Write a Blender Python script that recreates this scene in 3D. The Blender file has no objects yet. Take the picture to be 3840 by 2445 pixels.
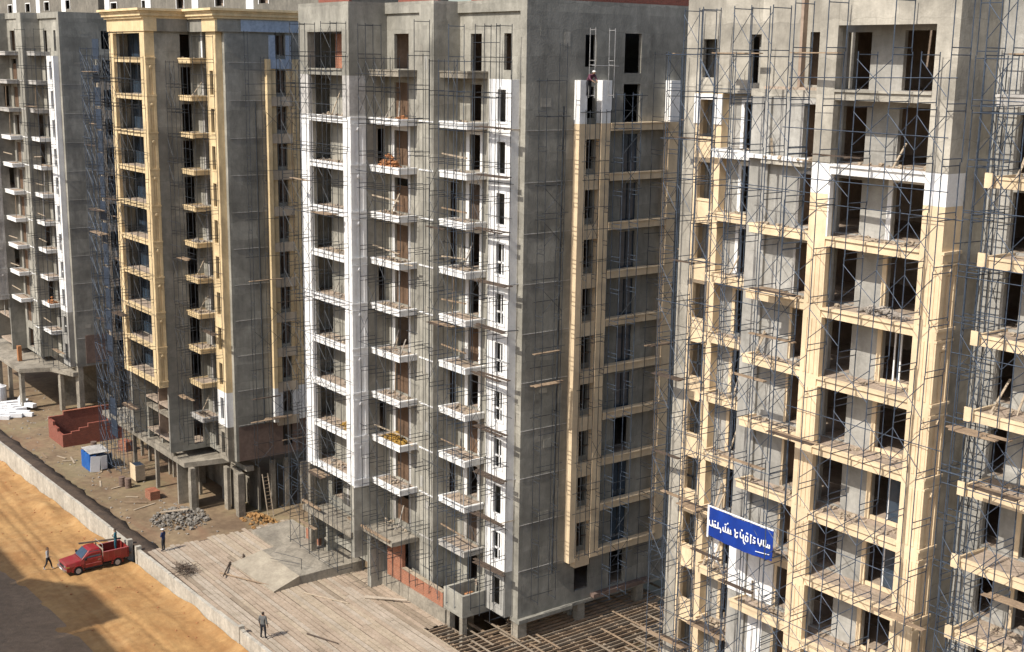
import bpy, math, random
from mathutils import Vector, Matrix

RND = random.Random(11)
SC = bpy.context.scene
COL = SC.collection

# ------------------------------------------------------------------ camera
def make_camera():
    yaw, pit, rol = math.radians(53.07718), math.radians(11.69939), math.radians(0.82183)
    f = 4797.295
    w = Vector((-math.sin(yaw) * math.cos(pit), math.cos(yaw) * math.cos(pit), -math.sin(pit)))
    r0 = Vector((math.cos(yaw), math.sin(yaw), 0))
    u0 = r0.cross(w)
    r = r0 * math.cos(rol) + u0 * math.sin(rol)
    u = -r0 * math.sin(rol) + u0 * math.cos(rol)
    m = Matrix((r, u, -w)).transposed().to_4x4()
    m.translation = Vector((77.0213, -40.7267, 0.9391))
    cd = bpy.data.cameras.new('camera')
    cd.sensor_fit = 'HORIZONTAL'
    cd.sensor_width = 36.0
    cd.lens = f / 3840.0 * 36.0
    cd.clip_start = 0.5
    cd.clip_end = 2000
    co = bpy.data.objects.new('camera', cd)
    co.matrix_world = m
    COL.objects.link(co)
    SC.camera = co
make_camera()

# ------------------------------------------------------------------ sun, sky, exposure
SUN = Vector((0.06, -1.0, 1.02)).normalized()
elev = math.asin(SUN.z)
W = bpy.data.worlds.new('World')
SC.world = W
W.use_nodes = True
wn = W.node_tree.nodes
wl = W.node_tree.links
wn.clear()
wo = wn.new('ShaderNodeOutputWorld')
bg = wn.new('ShaderNodeBackground')
sky = wn.new('ShaderNodeTexSky')
sky.sky_type = 'NISHITA'
sky.sun_disc = False
sky.sun_elevation = elev
sky.sun_rotation = math.atan2(SUN.x, SUN.y)
sky.dust_density = 2.0
bg.inputs['Strength'].default_value = 0.14
wl.new(sky.outputs[0], bg.inputs[0])
wl.new(bg.outputs[0], wo.inputs[0])
sd = bpy.data.lights.new('sun', 'SUN')
sd.energy = 4.3
sd.angle = math.radians(0.5)
sd.color = (1.0, 0.945, 0.86)
so = bpy.data.objects.new('sun', sd)
so.rotation_euler = (-SUN).to_track_quat('-Z', 'Y').to_euler()
so.location = (0, -60, 80)
COL.objects.link(so)
SC.view_settings.view_transform = 'Standard'
SC.view_settings.look = 'None'
SC.view_settings.exposure = 0.3
SC.view_settings.gamma = 1.0

# ------------------------------------------------------------------ materials
MATS = {}
def M(name, c1, c2=None, rough=0.85, sc=0.9, streak=0.0, bump=0.12, bsc=9.0, metal=0.0, spec=0.3, fine=0.35):
    m = bpy.data.materials.new(name)
    m.use_nodes = True
    nt = m.node_tree
    N, L = nt.nodes, nt.links
    b = N['Principled BSDF']
    b.inputs['Roughness'].default_value = rough
    b.inputs['Metallic'].default_value = metal
    b.inputs['Specular IOR Level'].default_value = spec
    if c2 is None:
        c2 = tuple(x * 0.8 for x in c1)
    geo = N.new('ShaderNodeNewGeometry')
    n1 = N.new('ShaderNodeTexNoise'); n1.inputs['Scale'].default_value = sc
    n1.inputs['Detail'].default_value = 7; n1.inputs['Roughness'].default_value = 0.65
    L.new(geo.outputs['Position'], n1.inputs['Vector'])
    rp = N.new('ShaderNodeValToRGB')
    rp.color_ramp.elements[0].position = 0.36; rp.color_ramp.elements[1].position = 0.66
    rp.color_ramp.elements[0].color = (*c2, 1); rp.color_ramp.elements[1].color = (*c1, 1)
    L.new(n1.outputs[0], rp.inputs[0])
    out = rp.outputs[0]
    n2 = N.new('ShaderNodeTexNoise'); n2.inputs['Scale'].default_value = sc * 7
    n2.inputs['Detail'].default_value = 4
    L.new(geo.outputs['Position'], n2.inputs['Vector'])
    mr = N.new('ShaderNodeMapRange')
    mr.inputs['To Min'].default_value = 1 - fine; mr.inputs['To Max'].default_value = 1 + fine
    L.new(n2.outputs[0], mr.inputs[0])
    mx = N.new('ShaderNodeMixRGB'); mx.blend_type = 'MULTIPLY'; mx.inputs[0].default_value = 1
    L.new(out, mx.inputs[1]); L.new(mr.outputs[0], mx.inputs[2])
    out = mx.outputs[0]
    if streak > 0:
        mp = N.new('ShaderNodeMapping'); mp.inputs['Scale'].default_value = (1.3, 1.3, 0.28)
        L.new(geo.outputs['Position'], mp.inputs['Vector'])
        n3 = N.new('ShaderNodeTexNoise'); n3.inputs['Scale'].default_value = 1.0
        n3.inputs['Detail'].default_value = 5; n3.inputs['Roughness'].default_value = 0.7
        L.new(mp.outputs[0], n3.inputs['Vector'])
        m2 = N.new('ShaderNodeMapRange')
        m2.inputs['From Min'].default_value = 0.35; m2.inputs['From Max'].default_value = 0.65
        m2.inputs['To Min'].default_value = 1 - streak; m2.inputs['To Max'].default_value = 1.0 + streak * 0.35
        L.new(n3.outputs[0], m2.inputs[0])
        mx2 = N.new('ShaderNodeMixRGB'); mx2.blend_type = 'MULTIPLY'; mx2.inputs[0].default_value = 1
        L.new(out, mx2.inputs[1]); L.new(m2.outputs[0], mx2.inputs[2])
        out = mx2.outputs[0]
    L.new(out, b.inputs['Base Color'])
    if bump > 0:
        n4 = N.new('ShaderNodeTexNoise'); n4.inputs['Scale'].default_value = bsc; n4.inputs['Detail'].default_value = 6
        L.new(geo.outputs['Position'], n4.inputs['Vector'])
        bp = N.new('ShaderNodeBump'); bp.inputs['Strength'].default_value = bump * 3; bp.inputs['Distance'].default_value = 0.05
        L.new(n4.outputs[0], bp.inputs['Height']); L.new(bp.outputs[0], b.inputs['Normal'])
    MATS[name] = m
    return m

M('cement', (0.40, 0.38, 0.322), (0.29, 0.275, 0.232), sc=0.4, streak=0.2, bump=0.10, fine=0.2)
M('cement_light', (0.475, 0.44, 0.37), (0.34, 0.315, 0.265), sc=0.45, streak=0.2, bump=0.10, fine=0.2)
M('cement_far', (0.215, 0.195, 0.16), (0.15, 0.138, 0.115), sc=0.3, streak=0.2)
M('door_brown', (0.17, 0.105, 0.065), (0.11, 0.07, 0.045), sc=1.2, streak=0.2, bump=0.1)
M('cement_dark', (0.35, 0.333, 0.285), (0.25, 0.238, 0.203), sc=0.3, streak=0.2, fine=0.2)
M('primer', (0.41, 0.395, 0.36), (0.31, 0.30, 0.272), sc=0.5, streak=0.18, fine=0.18)
M('concrete_raw', (0.36, 0.32, 0.255), (0.25, 0.22, 0.175), sc=0.8, streak=0.15, bump=0.2)
M('white', (0.83, 0.825, 0.805), (0.72, 0.71, 0.685), sc=1.3, streak=0.10, bump=0.05, fine=0.12)
M('cream', (0.74, 0.585, 0.385), (0.65, 0.505, 0.33), sc=0.6, streak=0.12, bump=0.06, fine=0.12)
M('yellow', (0.76, 0.59, 0.345), (0.64, 0.485, 0.275), sc=0.6, streak=0.18, bump=0.06, fine=0.12)
M('tan', (0.60, 0.50, 0.375), (0.47, 0.385, 0.285), sc=0.7, streak=0.2, bump=0.06, fine=0.15)
M('blue_primer', (0.36, 0.42, 0.5), (0.3, 0.36, 0.44), sc=0.7, streak=0.15, bump=0.05)
M('grey_white', (0.50, 0.48, 0.45), (0.36, 0.34, 0.31), sc=0.9, streak=0.25, bump=0.08)
M('floor_dust', (0.42, 0.33, 0.26), (0.30, 0.24, 0.18), sc=1.6, bump=0.25)
M('interior', (0.38, 0.29, 0.225), (0.28, 0.21, 0.16), sc=0.7, bump=0.06)
M('brick', (0.40, 0.135, 0.07), (0.30, 0.10, 0.055), sc=2.5, bump=0.2, fine=0.3)
M('brick_dark', (0.33, 0.095, 0.06), (0.25, 0.07, 0.045), sc=2.5, bump=0.2, fine=0.3)
M('steel_blue', (0.075, 0.098, 0.135), (0.04, 0.052, 0.072), rough=0.55, sc=2, bump=0, metal=0.2)
M('steel_dark', (0.05, 0.056, 0.064), (0.025, 0.028, 0.032), rough=0.6, sc=2, bump=0, metal=0.2)
M('steel_pale', (0.4, 0.4, 0.4), (0.3, 0.29, 0.28), rough=0.5, sc=2, bump=0, metal=0.3)
M('wood', (0.34, 0.245, 0.16), (0.21, 0.15, 0.10), sc=1.5, bump=0.1)
M('wood_dark', (0.10, 0.07, 0.05), (0.06, 0.045, 0.035), sc=2, bump=0.1)
M('wood_pale', (0.425, 0.345, 0.255), (0.335, 0.27, 0.195), sc=0.8, bump=0.1)
M('wood_pink', (0.405, 0.32, 0.24), (0.315, 0.245, 0.18), sc=0.8, bump=0.1)
M('wood_grey', (0.43, 0.36, 0.285), (0.33, 0.275, 0.21), sc=0.8, bump=0.1)
M('sand', (0.40, 0.235, 0.092), (0.29, 0.155, 0.058), sc=0.3, bump=0.35, bsc=2.5, fine=0.3)
M('dirt', (0.27, 0.20, 0.12), (0.155, 0.105, 0.065), sc=0.3, bump=0.35, bsc=2.2, fine=0.35)
M('rubble_grey', (0.27, 0.245, 0.21), (0.14, 0.125, 0.105), sc=2.2, bump=0.2)
M('wood_shade', (0.30, 0.24, 0.175), (0.23, 0.18, 0.13), sc=0.8, bump=0.1)
M('brick_old', (0.215, 0.15, 0.118), (0.15, 0.105, 0.085), sc=0.6, streak=0.2, bump=0.2, fine=0.3)
M('asphalt', (0.30, 0.205, 0.125), (0.22, 0.15, 0.09), sc=0.35, bump=0.25)
M('soil_dark', (0.115, 0.08, 0.055), (0.06, 0.043, 0.032), sc=0.8, bump=0.4, bsc=4)
M('ramp', (0.385, 0.335, 0.255), (0.27, 0.23, 0.175), sc=0.7, bump=0.2, fine=0.2)
M('soil_grey', (0.20, 0.165, 0.12), (0.12, 0.095, 0.07), sc=1.5, bump=0.4, bsc=5)
M('rubble', (0.40, 0.36, 0.31), (0.2, 0.175, 0.15), sc=2.2, bump=0.2)
M('wall_plaster', (0.50, 0.46, 0.385), (0.39, 0.355, 0.295), sc=0.6, streak=0.2, bump=0.12)
M('red_paint', (0.26, 0.008, 0.014), (0.235, 0.04, 0.028), rough=0.42, sc=1.8, bump=0, spec=0.5, fine=0.2)
M('pink_paint', (0.55, 0.16, 0.16), (0.45, 0.12, 0.12), rough=0.4, sc=3, bump=0, spec=0.5)
M('rubber', (0.03, 0.03, 0.03), (0.02, 0.02, 0.02), rough=0.9, sc=3)
M('chrome', (0.55, 0.55, 0.55), (0.45, 0.45, 0.45), rough=0.3, sc=3, metal=0.8, bump=0)
M('glass', (0.04, 0.06, 0.085), (0.03, 0.045, 0.065), rough=0.08, sc=1, bump=0, spec=0.7, fine=0.05)
M('blue_sheet', (0.02, 0.13, 0.42), (0.015, 0.09, 0.32), rough=0.5, sc=1.5, bump=0.05)
M('banner_blue', (0.008, 0.04, 0.26), (0.006, 0.032, 0.21), rough=0.5, sc=1.0, bump=0.03, fine=0.1)
M('banner_white', (0.82, 0.84, 0.86), (0.78, 0.8, 0.82), rough=0.6, sc=2, bump=0, fine=0.05)
M('tarp_blue', (0.03, 0.043, 0.068), (0.018, 0.027, 0.043), rough=0.7, sc=1.5, bump=0.1)
M('skin', (0.32, 0.19, 0.125), (0.27, 0.16, 0.1), rough=0.6, sc=6, bump=0, fine=0.08)
M('hair', (0.02, 0.016, 0.014), rough=0.7, sc=6, bump=0)
M('cloth_grey', (0.42, 0.41, 0.40), (0.30, 0.295, 0.29), sc=5, bump=0.1)
M('cloth_vest', (0.13, 0.135, 0.13), (0.09, 0.09, 0.09), sc=5, bump=0.1)
M('cloth_dark', (0.03, 0.03, 0.036), (0.02, 0.02, 0.024), sc=5, bump=0.1)
M('cloth_teal', (0.03, 0.13, 0.17), (0.02, 0.09, 0.12), sc=5, bump=0.1)
M('cloth_navy', (0.03, 0.045, 0.11), (0.02, 0.03, 0.08), sc=5, bump=0.1)
M('cloth_plum', (0.14, 0.05, 0.08), (0.10, 0.035, 0.06), sc=5, bump=0.1)
M('cap_white', (0.75, 0.73, 0.7), sc=5, bump=0)
M('hay', (0.42, 0.26, 0.06), (0.3, 0.17, 0.04), sc=4, bump=0.5)
M('clay', (0.42, 0.20, 0.085), (0.3, 0.13, 0.06), sc=4, bump=0.3)
M('plastic_white', (0.8, 0.8, 0.8), (0.72, 0.72, 0.72), rough=0.5, sc=2, bump=0.05, fine=0.06)

def patchy(name, lo=0.82, hi=1.1, joint=0.8, w=2.3, hgt=3.0, stain=0.78):
    m = MATS[name]; nt = m.node_tree; N, L = nt.nodes, nt.links
    b = N['Principled BSDF']
    src = b.inputs['Base Color'].links[0].from_socket
    geo = [n for n in N if n.type == 'NEW_GEOMETRY'][0]
    sep = N.new('ShaderNodeSeparateXYZ'); L.new(geo.outputs['Position'], sep.inputs[0])
    ad = N.new('ShaderNodeMath'); ad.operation = 'ADD'
    L.new(sep.outputs[0], ad.inputs[0]); L.new(sep.outputs[1], ad.inputs[1])
    # ragged edges: shift the pour pattern by noise
    ns = N.new('ShaderNodeTexNoise'); ns.inputs['Scale'].default_value = 1.3; ns.inputs['Detail'].default_value = 5
    L.new(geo.outputs['Position'], ns.inputs['Vector'])
    wob = N.new('ShaderNodeMath'); wob.operation = 'MULTIPLY_ADD'; wob.inputs[1].default_value = 0.7
    L.new(ns.outputs[0], wob.inputs[0]); L.new(ad.outputs[0], wob.inputs[2])
    wz = N.new('ShaderNodeMath'); wz.operation = 'MULTIPLY_ADD'; wz.inputs[1].default_value = 0.5
    L.new(ns.outputs[0], wz.inputs[0]); L.new(sep.outputs[2], wz.inputs[2])
    cb = N.new('ShaderNodeCombineXYZ'); L.new(wob.outputs[0], cb.inputs[0]); L.new(wz.outputs[0], cb.inputs[1])
    bt = N.new('ShaderNodeTexBrick'); bt.inputs['Scale'].default_value = 1.0
    bt.inputs['Brick Width'].default_value = w; bt.inputs['Row Height'].default_value = hgt / 2
    bt.inputs['Mortar Size'].default_value = 0.03; bt.inputs['Mortar Smooth'].default_value = 1.0
    bt.inputs['Color1'].default_value = (lo, lo, lo, 1); bt.inputs['Color2'].default_value = (hi, hi, hi, 1)
    bt.inputs['Mortar'].default_value = (joint, joint, joint, 1)
    L.new(cb.outputs[0], bt.inputs['Vector'])
    # broad damp stains
    n2 = N.new('ShaderNodeTexNoise'); n2.inputs['Scale'].default_value = 0.17; n2.inputs['Detail'].default_value = 9
    n2.inputs['Roughness'].default_value = 0.72; n2.inputs['Distortion'].default_value = 1.2
    L.new(geo.outputs['Position'], n2.inputs['Vector'])
    r = N.new('ShaderNodeMapRange'); r.inputs['From Min'].default_value = 0.42; r.inputs['From Max'].default_value = 0.6
    r.inputs['To Min'].default_value = stain; r.inputs['To Max'].default_value = 1.06
    L.new(n2.outputs[0], r.inputs[0])
    m1 = N.new('ShaderNodeMixRGB'); m1.blend_type = 'MULTIPLY'; m1.inputs[0].default_value = 1
    L.new(src, m1.inputs[1]); L.new(bt.outputs['Color'], m1.inputs[2])
    m2 = N.new('ShaderNodeMixRGB'); m2.blend_type = 'MULTIPLY'; m2.inputs[0].default_value = 1
    L.new(m1.outputs[0], m2.inputs[1]); L.new(r.outputs[0], m2.inputs[2])
    L.new(m2.outputs[0], b.inputs['Base Color'])
for nm_ in ('cement', 'cement_dark', 'cement_light'):
    patchy(nm_)
patchy('primer', 0.9, 1.08, 0.92, 1.7, 2.4, 0.85)
patchy('concrete_raw', 0.85, 1.1, 0.75, 1.2, 1.6)
patchy('yellow', 0.95, 1.04, 0.95, 1.1, 3.0, 0.9)
patchy('cream', 0.96, 1.03, 0.97, 1.3, 3.0, 0.93)
# sand: tracks and stains of its own
def mk_ground_detail(name, dark, amount, sx, sy):
    m = MATS[name]; nt = m.node_tree; N, L = nt.nodes, nt.links
    b = N['Principled BSDF']
    src = b.inputs['Base Color'].links[0].from_socket
    geo = [n for n in N if n.type == 'NEW_GEOMETRY'][0]
    mp = N.new('ShaderNodeMapping'); mp.inputs['Scale'].default_value = (sx, sy, 0.3)
    mp.inputs['Rotation'].default_value = (0, 0, 0.15)
    L.new(geo.outputs['Position'], mp.inputs['Vector'])
    n = N.new('ShaderNodeTexNoise'); n.inputs['Scale'].default_value = 1; n.inputs['Detail'].default_value = 8
    n.inputs['Roughness'].default_value = 0.7; n.inputs['Distortion'].default_value = 0.6
    L.new(mp.outputs[0], n.inputs['Vector'])
    r = N.new('ShaderNodeMapRange'); r.inputs['From Min'].default_value = 0.5; r.inputs['From Max'].default_value = 0.68
    r.inputs['To Max'].default_value = amount
    L.new(n.outputs[0], r.inputs[0])
    mx = N.new('ShaderNodeMixRGB'); mx.inputs[2].default_value = (*dark, 1)
    L.new(r.outputs[0], mx.inputs[0]); L.new(src, mx.inputs[1])
    L.new(mx.outputs[0], b.inputs['Base Color'])
mk_ground_detail('sand', (0.26, 0.12, 0.04), 0.75, 0.10, 0.34)
mk_ground_detail('dirt', (0.22, 0.115, 0.07), 0.7, 0.05, 0.25)
mk_ground_detail('dirt', (0.24, 0.21, 0.11), 0.6, 0.14, 0.12)
mk_ground_detail('sand', (0.50, 0.315, 0.14), 0.45, 0.5, 0.25)

def brickify(name, mortar, bw=0.24, rh=0.085):
    m = MATS[name]; nt = m.node_tree; N, L = nt.nodes, nt.links
    b = N['Principled BSDF']
    src = b.inputs['Base Color'].links[0].from_socket
    geo = [n for n in N if n.type == 'NEW_GEOMETRY'][0]
    sep = N.new('ShaderNodeSeparateXYZ'); L.new(geo.outputs['Position'], sep.inputs[0])
    ad = N.new('ShaderNodeMath'); ad.operation = 'ADD'
    L.new(sep.outputs[0], ad.inputs[0]); L.new(sep.outputs[1], ad.inputs[1])
    cb = N.new('ShaderNodeCombineXYZ'); L.new(ad.outputs[0], cb.inputs[0]); L.new(sep.outputs[2], cb.inputs[1])
    bt = N.new('ShaderNodeTexBrick'); bt.inputs['Scale'].default_value = 1.0
    bt.inputs['Brick Width'].default_value = bw; bt.inputs['Row Height'].default_value = rh
    bt.inputs['Mortar Size'].default_value = 0.010
    bt.inputs['Color2'].default_value = (0.7, 0.7, 0.7, 1); bt.inputs['Color1'].default_value = (1, 1, 1, 1)
    L.new(cb.outputs[0], bt.inputs['Vector'])
    mu = N.new('ShaderNodeMixRGB'); mu.blend_type = 'MULTIPLY'; mu.inputs[0].default_value = 0.8
    L.new(src, mu.inputs[1]); L.new(bt.outputs['Color'], mu.inputs[2])
    mx = N.new('ShaderNodeMixRGB'); mx.inputs[2].default_value = (*mortar, 1)
    L.new(bt.outputs['Fac'], mx.inputs[0]); L.new(mu.outputs[0], mx.inputs[1])
    L.new(mx.outputs[0], b.inputs['Base Color'])
brickify('brick', (0.33, 0.24, 0.17))
brickify('brick_dark', (0.22, 0.13, 0.10))

# ------------------------------------------------------------------ mesh helpers
class MB:
    def __init__(s):
        s.v = []; s.f = []
    def box(s, x0, x1, y0, y1, z0, z1):
        if x1 - x0 < 1e-4 or y1 - y0 < 1e-4 or z1 - z0 < 1e-4:
            return s
        n = len(s.v)
        s.v += [(x0, y0, z0), (x1, y0, z0), (x1, y1, z0), (x0, y1, z0), (x0, y0, z1), (x1, y0, z1), (x1, y1, z1), (x0, y1, z1)]
        s.f += [tuple(n + i for i in q) for q in ((3, 2, 1, 0), (4, 5, 6, 7), (0, 1, 5, 4), (1, 2, 6, 5), (2, 3, 7, 6), (3, 0, 4, 7))]
        return s
    def bar(s, p, q, w, h, up=(0, 0, 1)):
        p = Vector(p); q = Vector(q); d = (q - p).normalized()
        a = d.cross(Vector(up))
        if a.length < 1e-3:
            a = d.cross(Vector((1, 0, 0)))
        a.normalize(); b = a.cross(d)
        n = len(s.v)
        for e in (p, q):
            for i, j in ((-1, -1), (1, -1), (1, 1), (-1, 1)):
                s.v.append(tuple(e + a * (i * w / 2) + b * (j * h / 2)))
        s.f += [tuple(n + i for i in g) for g in ((0, 1, 2, 3), (7, 6, 5, 4), (0, 4, 5, 1), (1, 5, 6, 2), (2, 6, 7, 3), (3, 7, 4, 0))]
        return s
    def tube(s, p, q, r, n=6, r2=None):
        p = Vector(p); q = Vector(q); d = (q - p).normalized()
        a = d.cross(Vector((0, 0, 1)))
        if a.length < 1e-3:
            a = Vector((1, 0, 0))
        a.normalize(); b = a.cross(d)
        k = len(s.v); r2 = r if r2 is None else r2
        for e, rr in ((p, r), (q, r2)):
            for i in range(n):
                t = 2 * math.pi * i / n
                s.v.append(tuple(e + a * (math.cos(t) * rr) + b * (math.sin(t) * rr)))
        for i in range(n):
            j = (i + 1) % n
            s.f.append((k + j, k + i, k + n + i, k + n + j))
        s.f.append(tuple(k + i for i in range(n)))
        s.f.append(tuple(k + n + n - 1 - i for i in range(n)))
        return s
    def prism(s, poly, z0, z1):
        n = len(s.v); m = len(poly)
        s.v += [(x, y, z0) for x, y in poly] + [(x, y, z1) for x, y in poly]
        s.f.append(tuple(n + m - 1 - i for i in range(m)))
        s.f.append(tuple(n + m + i for i in range(m)))
        for i in range(m):
            j = (i + 1) % m
            s.f.append((n + i, n + j, n + m + j, n + m + i))
        return s
    def blob(s, c, rx, ry, rz, rnd, j=0.25, seg=7, rings=4):
        n = len(s.v)
        s.v.append((c[0], c[1], c[2] - rz))
        for i in range(1, rings):
            ph = math.pi * i / rings
            for k in range(seg):
                t = 2 * math.pi * k / seg + 0.4 * i
                q = 1 + rnd.uniform(-j, j)
                s.v.append((c[0] + rx * q * math.sin(ph) * math.cos(t), c[1] + ry * q * math.sin(ph) * math.sin(t), c[2] - rz * math.cos(ph) * q))
        s.v.append((c[0], c[1], c[2] + rz))
        e = len(s.v) - 1
        for k in range(seg):
            j2 = (k + 1) % seg
            s.f.append((n, n + 1 + j2, n + 1 + k))
            for i in range(rings - 2):
                a = n + 1 + i * seg
                s.f.append((a + k, a + j2, a + seg + j2, a + seg + k))
            a = n + 1 + (rings - 2) * seg
            s.f.append((a + k, a + j2, e))
        return s
    def mesh(s, name):
        me = bpy.data.meshes.new(name)
        me.from_pydata(s.v, [], s.f)
        me.update()
        return me
    def build(s, name, mat, parent=None, smooth=False):
        me = s.mesh(name)
        me.materials.append(MATS[mat])
        if smooth:
            for p in me.polygons:
                p.use_smooth = True
        return link(name, me, parent)

def link(name, me, parent=None, loc=(0, 0, 0), rz=0.0):
    o = bpy.data.objects.new(name, me)
    COL.objects.link(o)
    o.parent = parent
    o.location = loc
    if rz:
        o.rotation_euler = (0, 0, rz)
    return o
def tag(o, label, cat, group=None):
    o['label'] = label; o['category'] = cat
    if group:
        o['group'] = group
    return o
def structure(o):
    o['kind'] = 'structure'
    return o
def stuff(o, label=None, cat=None):
    o['kind'] = 'stuff'
    if label:
        o['label'] = label
    if cat:
        o['category'] = cat
    return o
def thing(name, label, cat, loc=(0, 0, 0), rz=0.0, group=None):
    o = link(name, None, None, loc, rz)
    o.empty_display_size = 0.3
    return tag(o, label, cat, group)

def wall_x(mb, x0, x1, y, th, z0, z1, ops=()):
    """wall facing -Y with its face at y; ops = (xa, xb, za, zb)"""
    cur = x0
    for xa, xb, za, zb in sorted(ops):
        xa = max(xa, x0); xb = min(xb, x1)
        if xb <= xa:
            continue
        mb.box(cur, xa, y, y + th, z0, z1)
        mb.box(xa, xb, y, y + th, z0, za)
        mb.box(xa, xb, y, y + th, zb, z1)
        cur = xb
    mb.box(cur, x1, y, y + th, z0, z1)
def wall_y(mb, y0, y1, x, th, z0, z1, ops=()):
    """wall facing +X with its face at x; ops = (ya, yb, za, zb)"""
    cur = y0
    for ya, yb, za, zb in sorted(ops):
        ya = max(ya, y0); yb = min(yb, y1)
        if yb <= ya:
            continue
        mb.box(x - th, x, cur, ya, z0, z1)
        mb.box(x - th, x, ya, yb, z0, za)
        mb.box(x - th, x, ya, yb, zb, z1)
        cur = yb
    mb.box(x - th, x, cur, y1, z0, z1)

# ------------------------------------------------------------------ tower kit
FB = 0.42          # depth of a floor band
class Tower:
    def __init__(s, label, z0, K, zroof, loc):
        s.o = thing('apartment_tower', label, 'building', loc, group='apartment towers under construction in a row')
        s.z0 = z0; s.K = K; s.zroof = zroof
        s.dx, s.dy, s.dz = loc
        s.rnd = random.Random(int(abs(loc[0]) * 10) + 3)
    def zb(s, k):
        return s.z0 - 3.0 * k
    def ft(s, k):
        return s.zb(k) + FB
    def ceil(s, k):
        return s.zb(k - 1) if k > 0 else s.zroof
    def put(s, mb, name, mat, parent=None):
        o = mb.build(name, mat, parent or s.o)
        return o
    def wall(s, kind, a0, a1, p, mat, ops=None, k0=0, k1=None, th=0.2, zlo=None, zhi=None, name='wall'):
        mb = MB()
        k1 = s.K if k1 is None else k1
        for k in range(k0, k1 + 1):
            lo = s.zb(k); hi = s.ceil(k)
            if k == k1 and zlo is not None: lo = zlo
            if k == k0 and zhi is not None: hi = zhi
            o = [(a, b, s.ft(k) + h0, min(s.ft(k) + h1, hi - 0.05)) for a, b, h0, h1 in (ops(k) if ops else ())]
            (wall_x if kind == 'x' else wall_y)(mb, a0, a1, p, th, lo, hi, o)
        return s.put(mb, name, mat)
    def slabs(s, regions, k0=0, k1=None):
        for k in range(k0, (s.K if k1 is None else k1) + 1):
            mb = MB()
            for x0, x1, y0, y1 in regions:
                mb.box(x0, x1, y0, y1, s.ft(k) - 0.22, s.ft(k))
            s.put(mb, 'floor_slab', 'floor_dust')
        mb = MB()
        for x0, x1, y0, y1 in regions:
            mb.box(x0, x1, y0, y1, s.zroof - 0.3, s.zroof - 0.05)
        s.put(mb, 'roof_slab', 'cement_dark')
    def pier(s, x0, x1, y0, y1, segs, name='pier'):
        for z0, z1, mat in segs:
            s.put(MB().box(x0, x1, y0, y1, min(z0, z1), max(z0, z1)), name, mat)
    def bay(s, xlo, xli, xri, xro, yf, depth, k0, k1, matf, pier_segs, yback, side_from=1, ornament=True):
        """wide projecting bay: two piers, a beam per floor, panelled flank"""
        s.pier(xlo, xli, yf, yf + 0.3, pier_segs)
        s.pier(xlo, xli - 0.02, yf + 0.301, yf + 0.55, [(pier_segs[-1][0], pier_segs[0][1], 'cement')], 'pier_core')
        s.pier(xri, xro, yf, yf + depth, pier_segs)
        for k in range(k0, k1 + 1):
            m = matf(k)
            z = s.zb(k)
            b = s.put(MB().box(xli, xri, yf + 0.06, yf + 0.30, z, z + FB), 'bay_beam', m)
            s.put(MB().box(xli, xri, yf - 0.03, yf + 0.04, z + FB - 0.1, z + FB - 0.001), 'ledge', m, b)
            # floor of the loggia behind the beam
            s.put(MB().box(xlo + 0.01, xro - 0.01, yf + 0.31, yback - 0.01, z + 0.16, z + FB - 0.03), 'loggia_floor', 'floor_dust')
            if ornament and k >= side_from:
                t = MB()
                # ring moulding at each floor
                t.box(xro + 0.002, xro + 0.13, yf - 0.02, yf + depth + 0.03, z + FB - 0.08, z + FB + 0.04)
                t.box(xro + 0.002, xro + 0.07, yf, yf + depth, z + 0.02, z + FB - 0.1)
                t.box(xro + 0.002, xro + 0.11, yf, yf + depth, z - 0.10, z)
                rg = s.put(t, 'ring_moulding', m)
                if k < k1 or True:
                    zt = z - 0.12; zl = z - 3.0 + FB + 0.06
                    if k == k1:
                        continue
                    f = MB()
                    f.box(xro + 0.002, xro + 0.08, yf + 0.02, yf + 0.24, zl, zt)
                    f.box(xro + 0.002, xro + 0.08, yf + depth - 0.24, yf + depth - 0.02, zl, zt)
                    f.box(xro + 0.002, xro + 0.06, yf + 0.24, yf + depth - 0.24, zt - 0.35, zt)
                    f.box(xro + 0.002, xro + 0.05, yf + depth * 0.44, yf + depth * 0.56, zl, zt - 0.4)
                    pn = s.put(f, 'pilaster_panel', m)
                    c = (xro + 0.06, yf + depth * 0.5, zt - 0.2)
                    s.put(MB().blob(c, 0.08, 0.16, 0.16, s.rnd, 0.1, 8, 5), 'rosette', m, pn)
    def balcony(s, x0, x1, y0, y1, k, mat, junk=None):
        z = s.zb(k)
        b = s.put(MB().box(x0 + 0.13, x1 - 0.13, y0 + 0.13, y1, z + 0.08, z + 0.32), 'balcony', 'floor_dust')
        fs = MB()
        fs.box(x0, x1, y0, y0 + 0.13, z, z + FB)
        fs.box(x1 - 0.13, x1, y0 + 0.13, y1, z, z + FB)
        fs.box(x0, x0 + 0.13, y0 + 0.13, y1, z, z + FB)
        f = s.put(fs, 'fascia', mat, b)
        mo = MB()
        mo.box(x0 - 0.05, x1 + 0.05, y0 - 0.05, y0 - 0.002, z + FB - 0.1, z + FB - 0.01)
        mo.box(x1 + 0.002, x1 + 0.05, y0 - 0.002, y1, z + FB - 0.1, z + FB - 0.01)
        s.put(mo, 'moulding', mat, b)
        return b
    def frame_x(s, xa, xb, y, z0, z1, mat, w=0.16, proud=0.05, name='door_frame', left_only=False):
        mb = MB()
        mb.box(xa - w, xa, y - proud, y - 0.002, z0, z1 + w)
        if not left_only:
            mb.box(xb, xb + w * 0.6, y - proud, y - 0.002, z0, z1 + w)
            mb.box(xa, xb, y - proud, y - 0.002, z1, z1 + w)
        return s.put(mb, name, mat)
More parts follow.
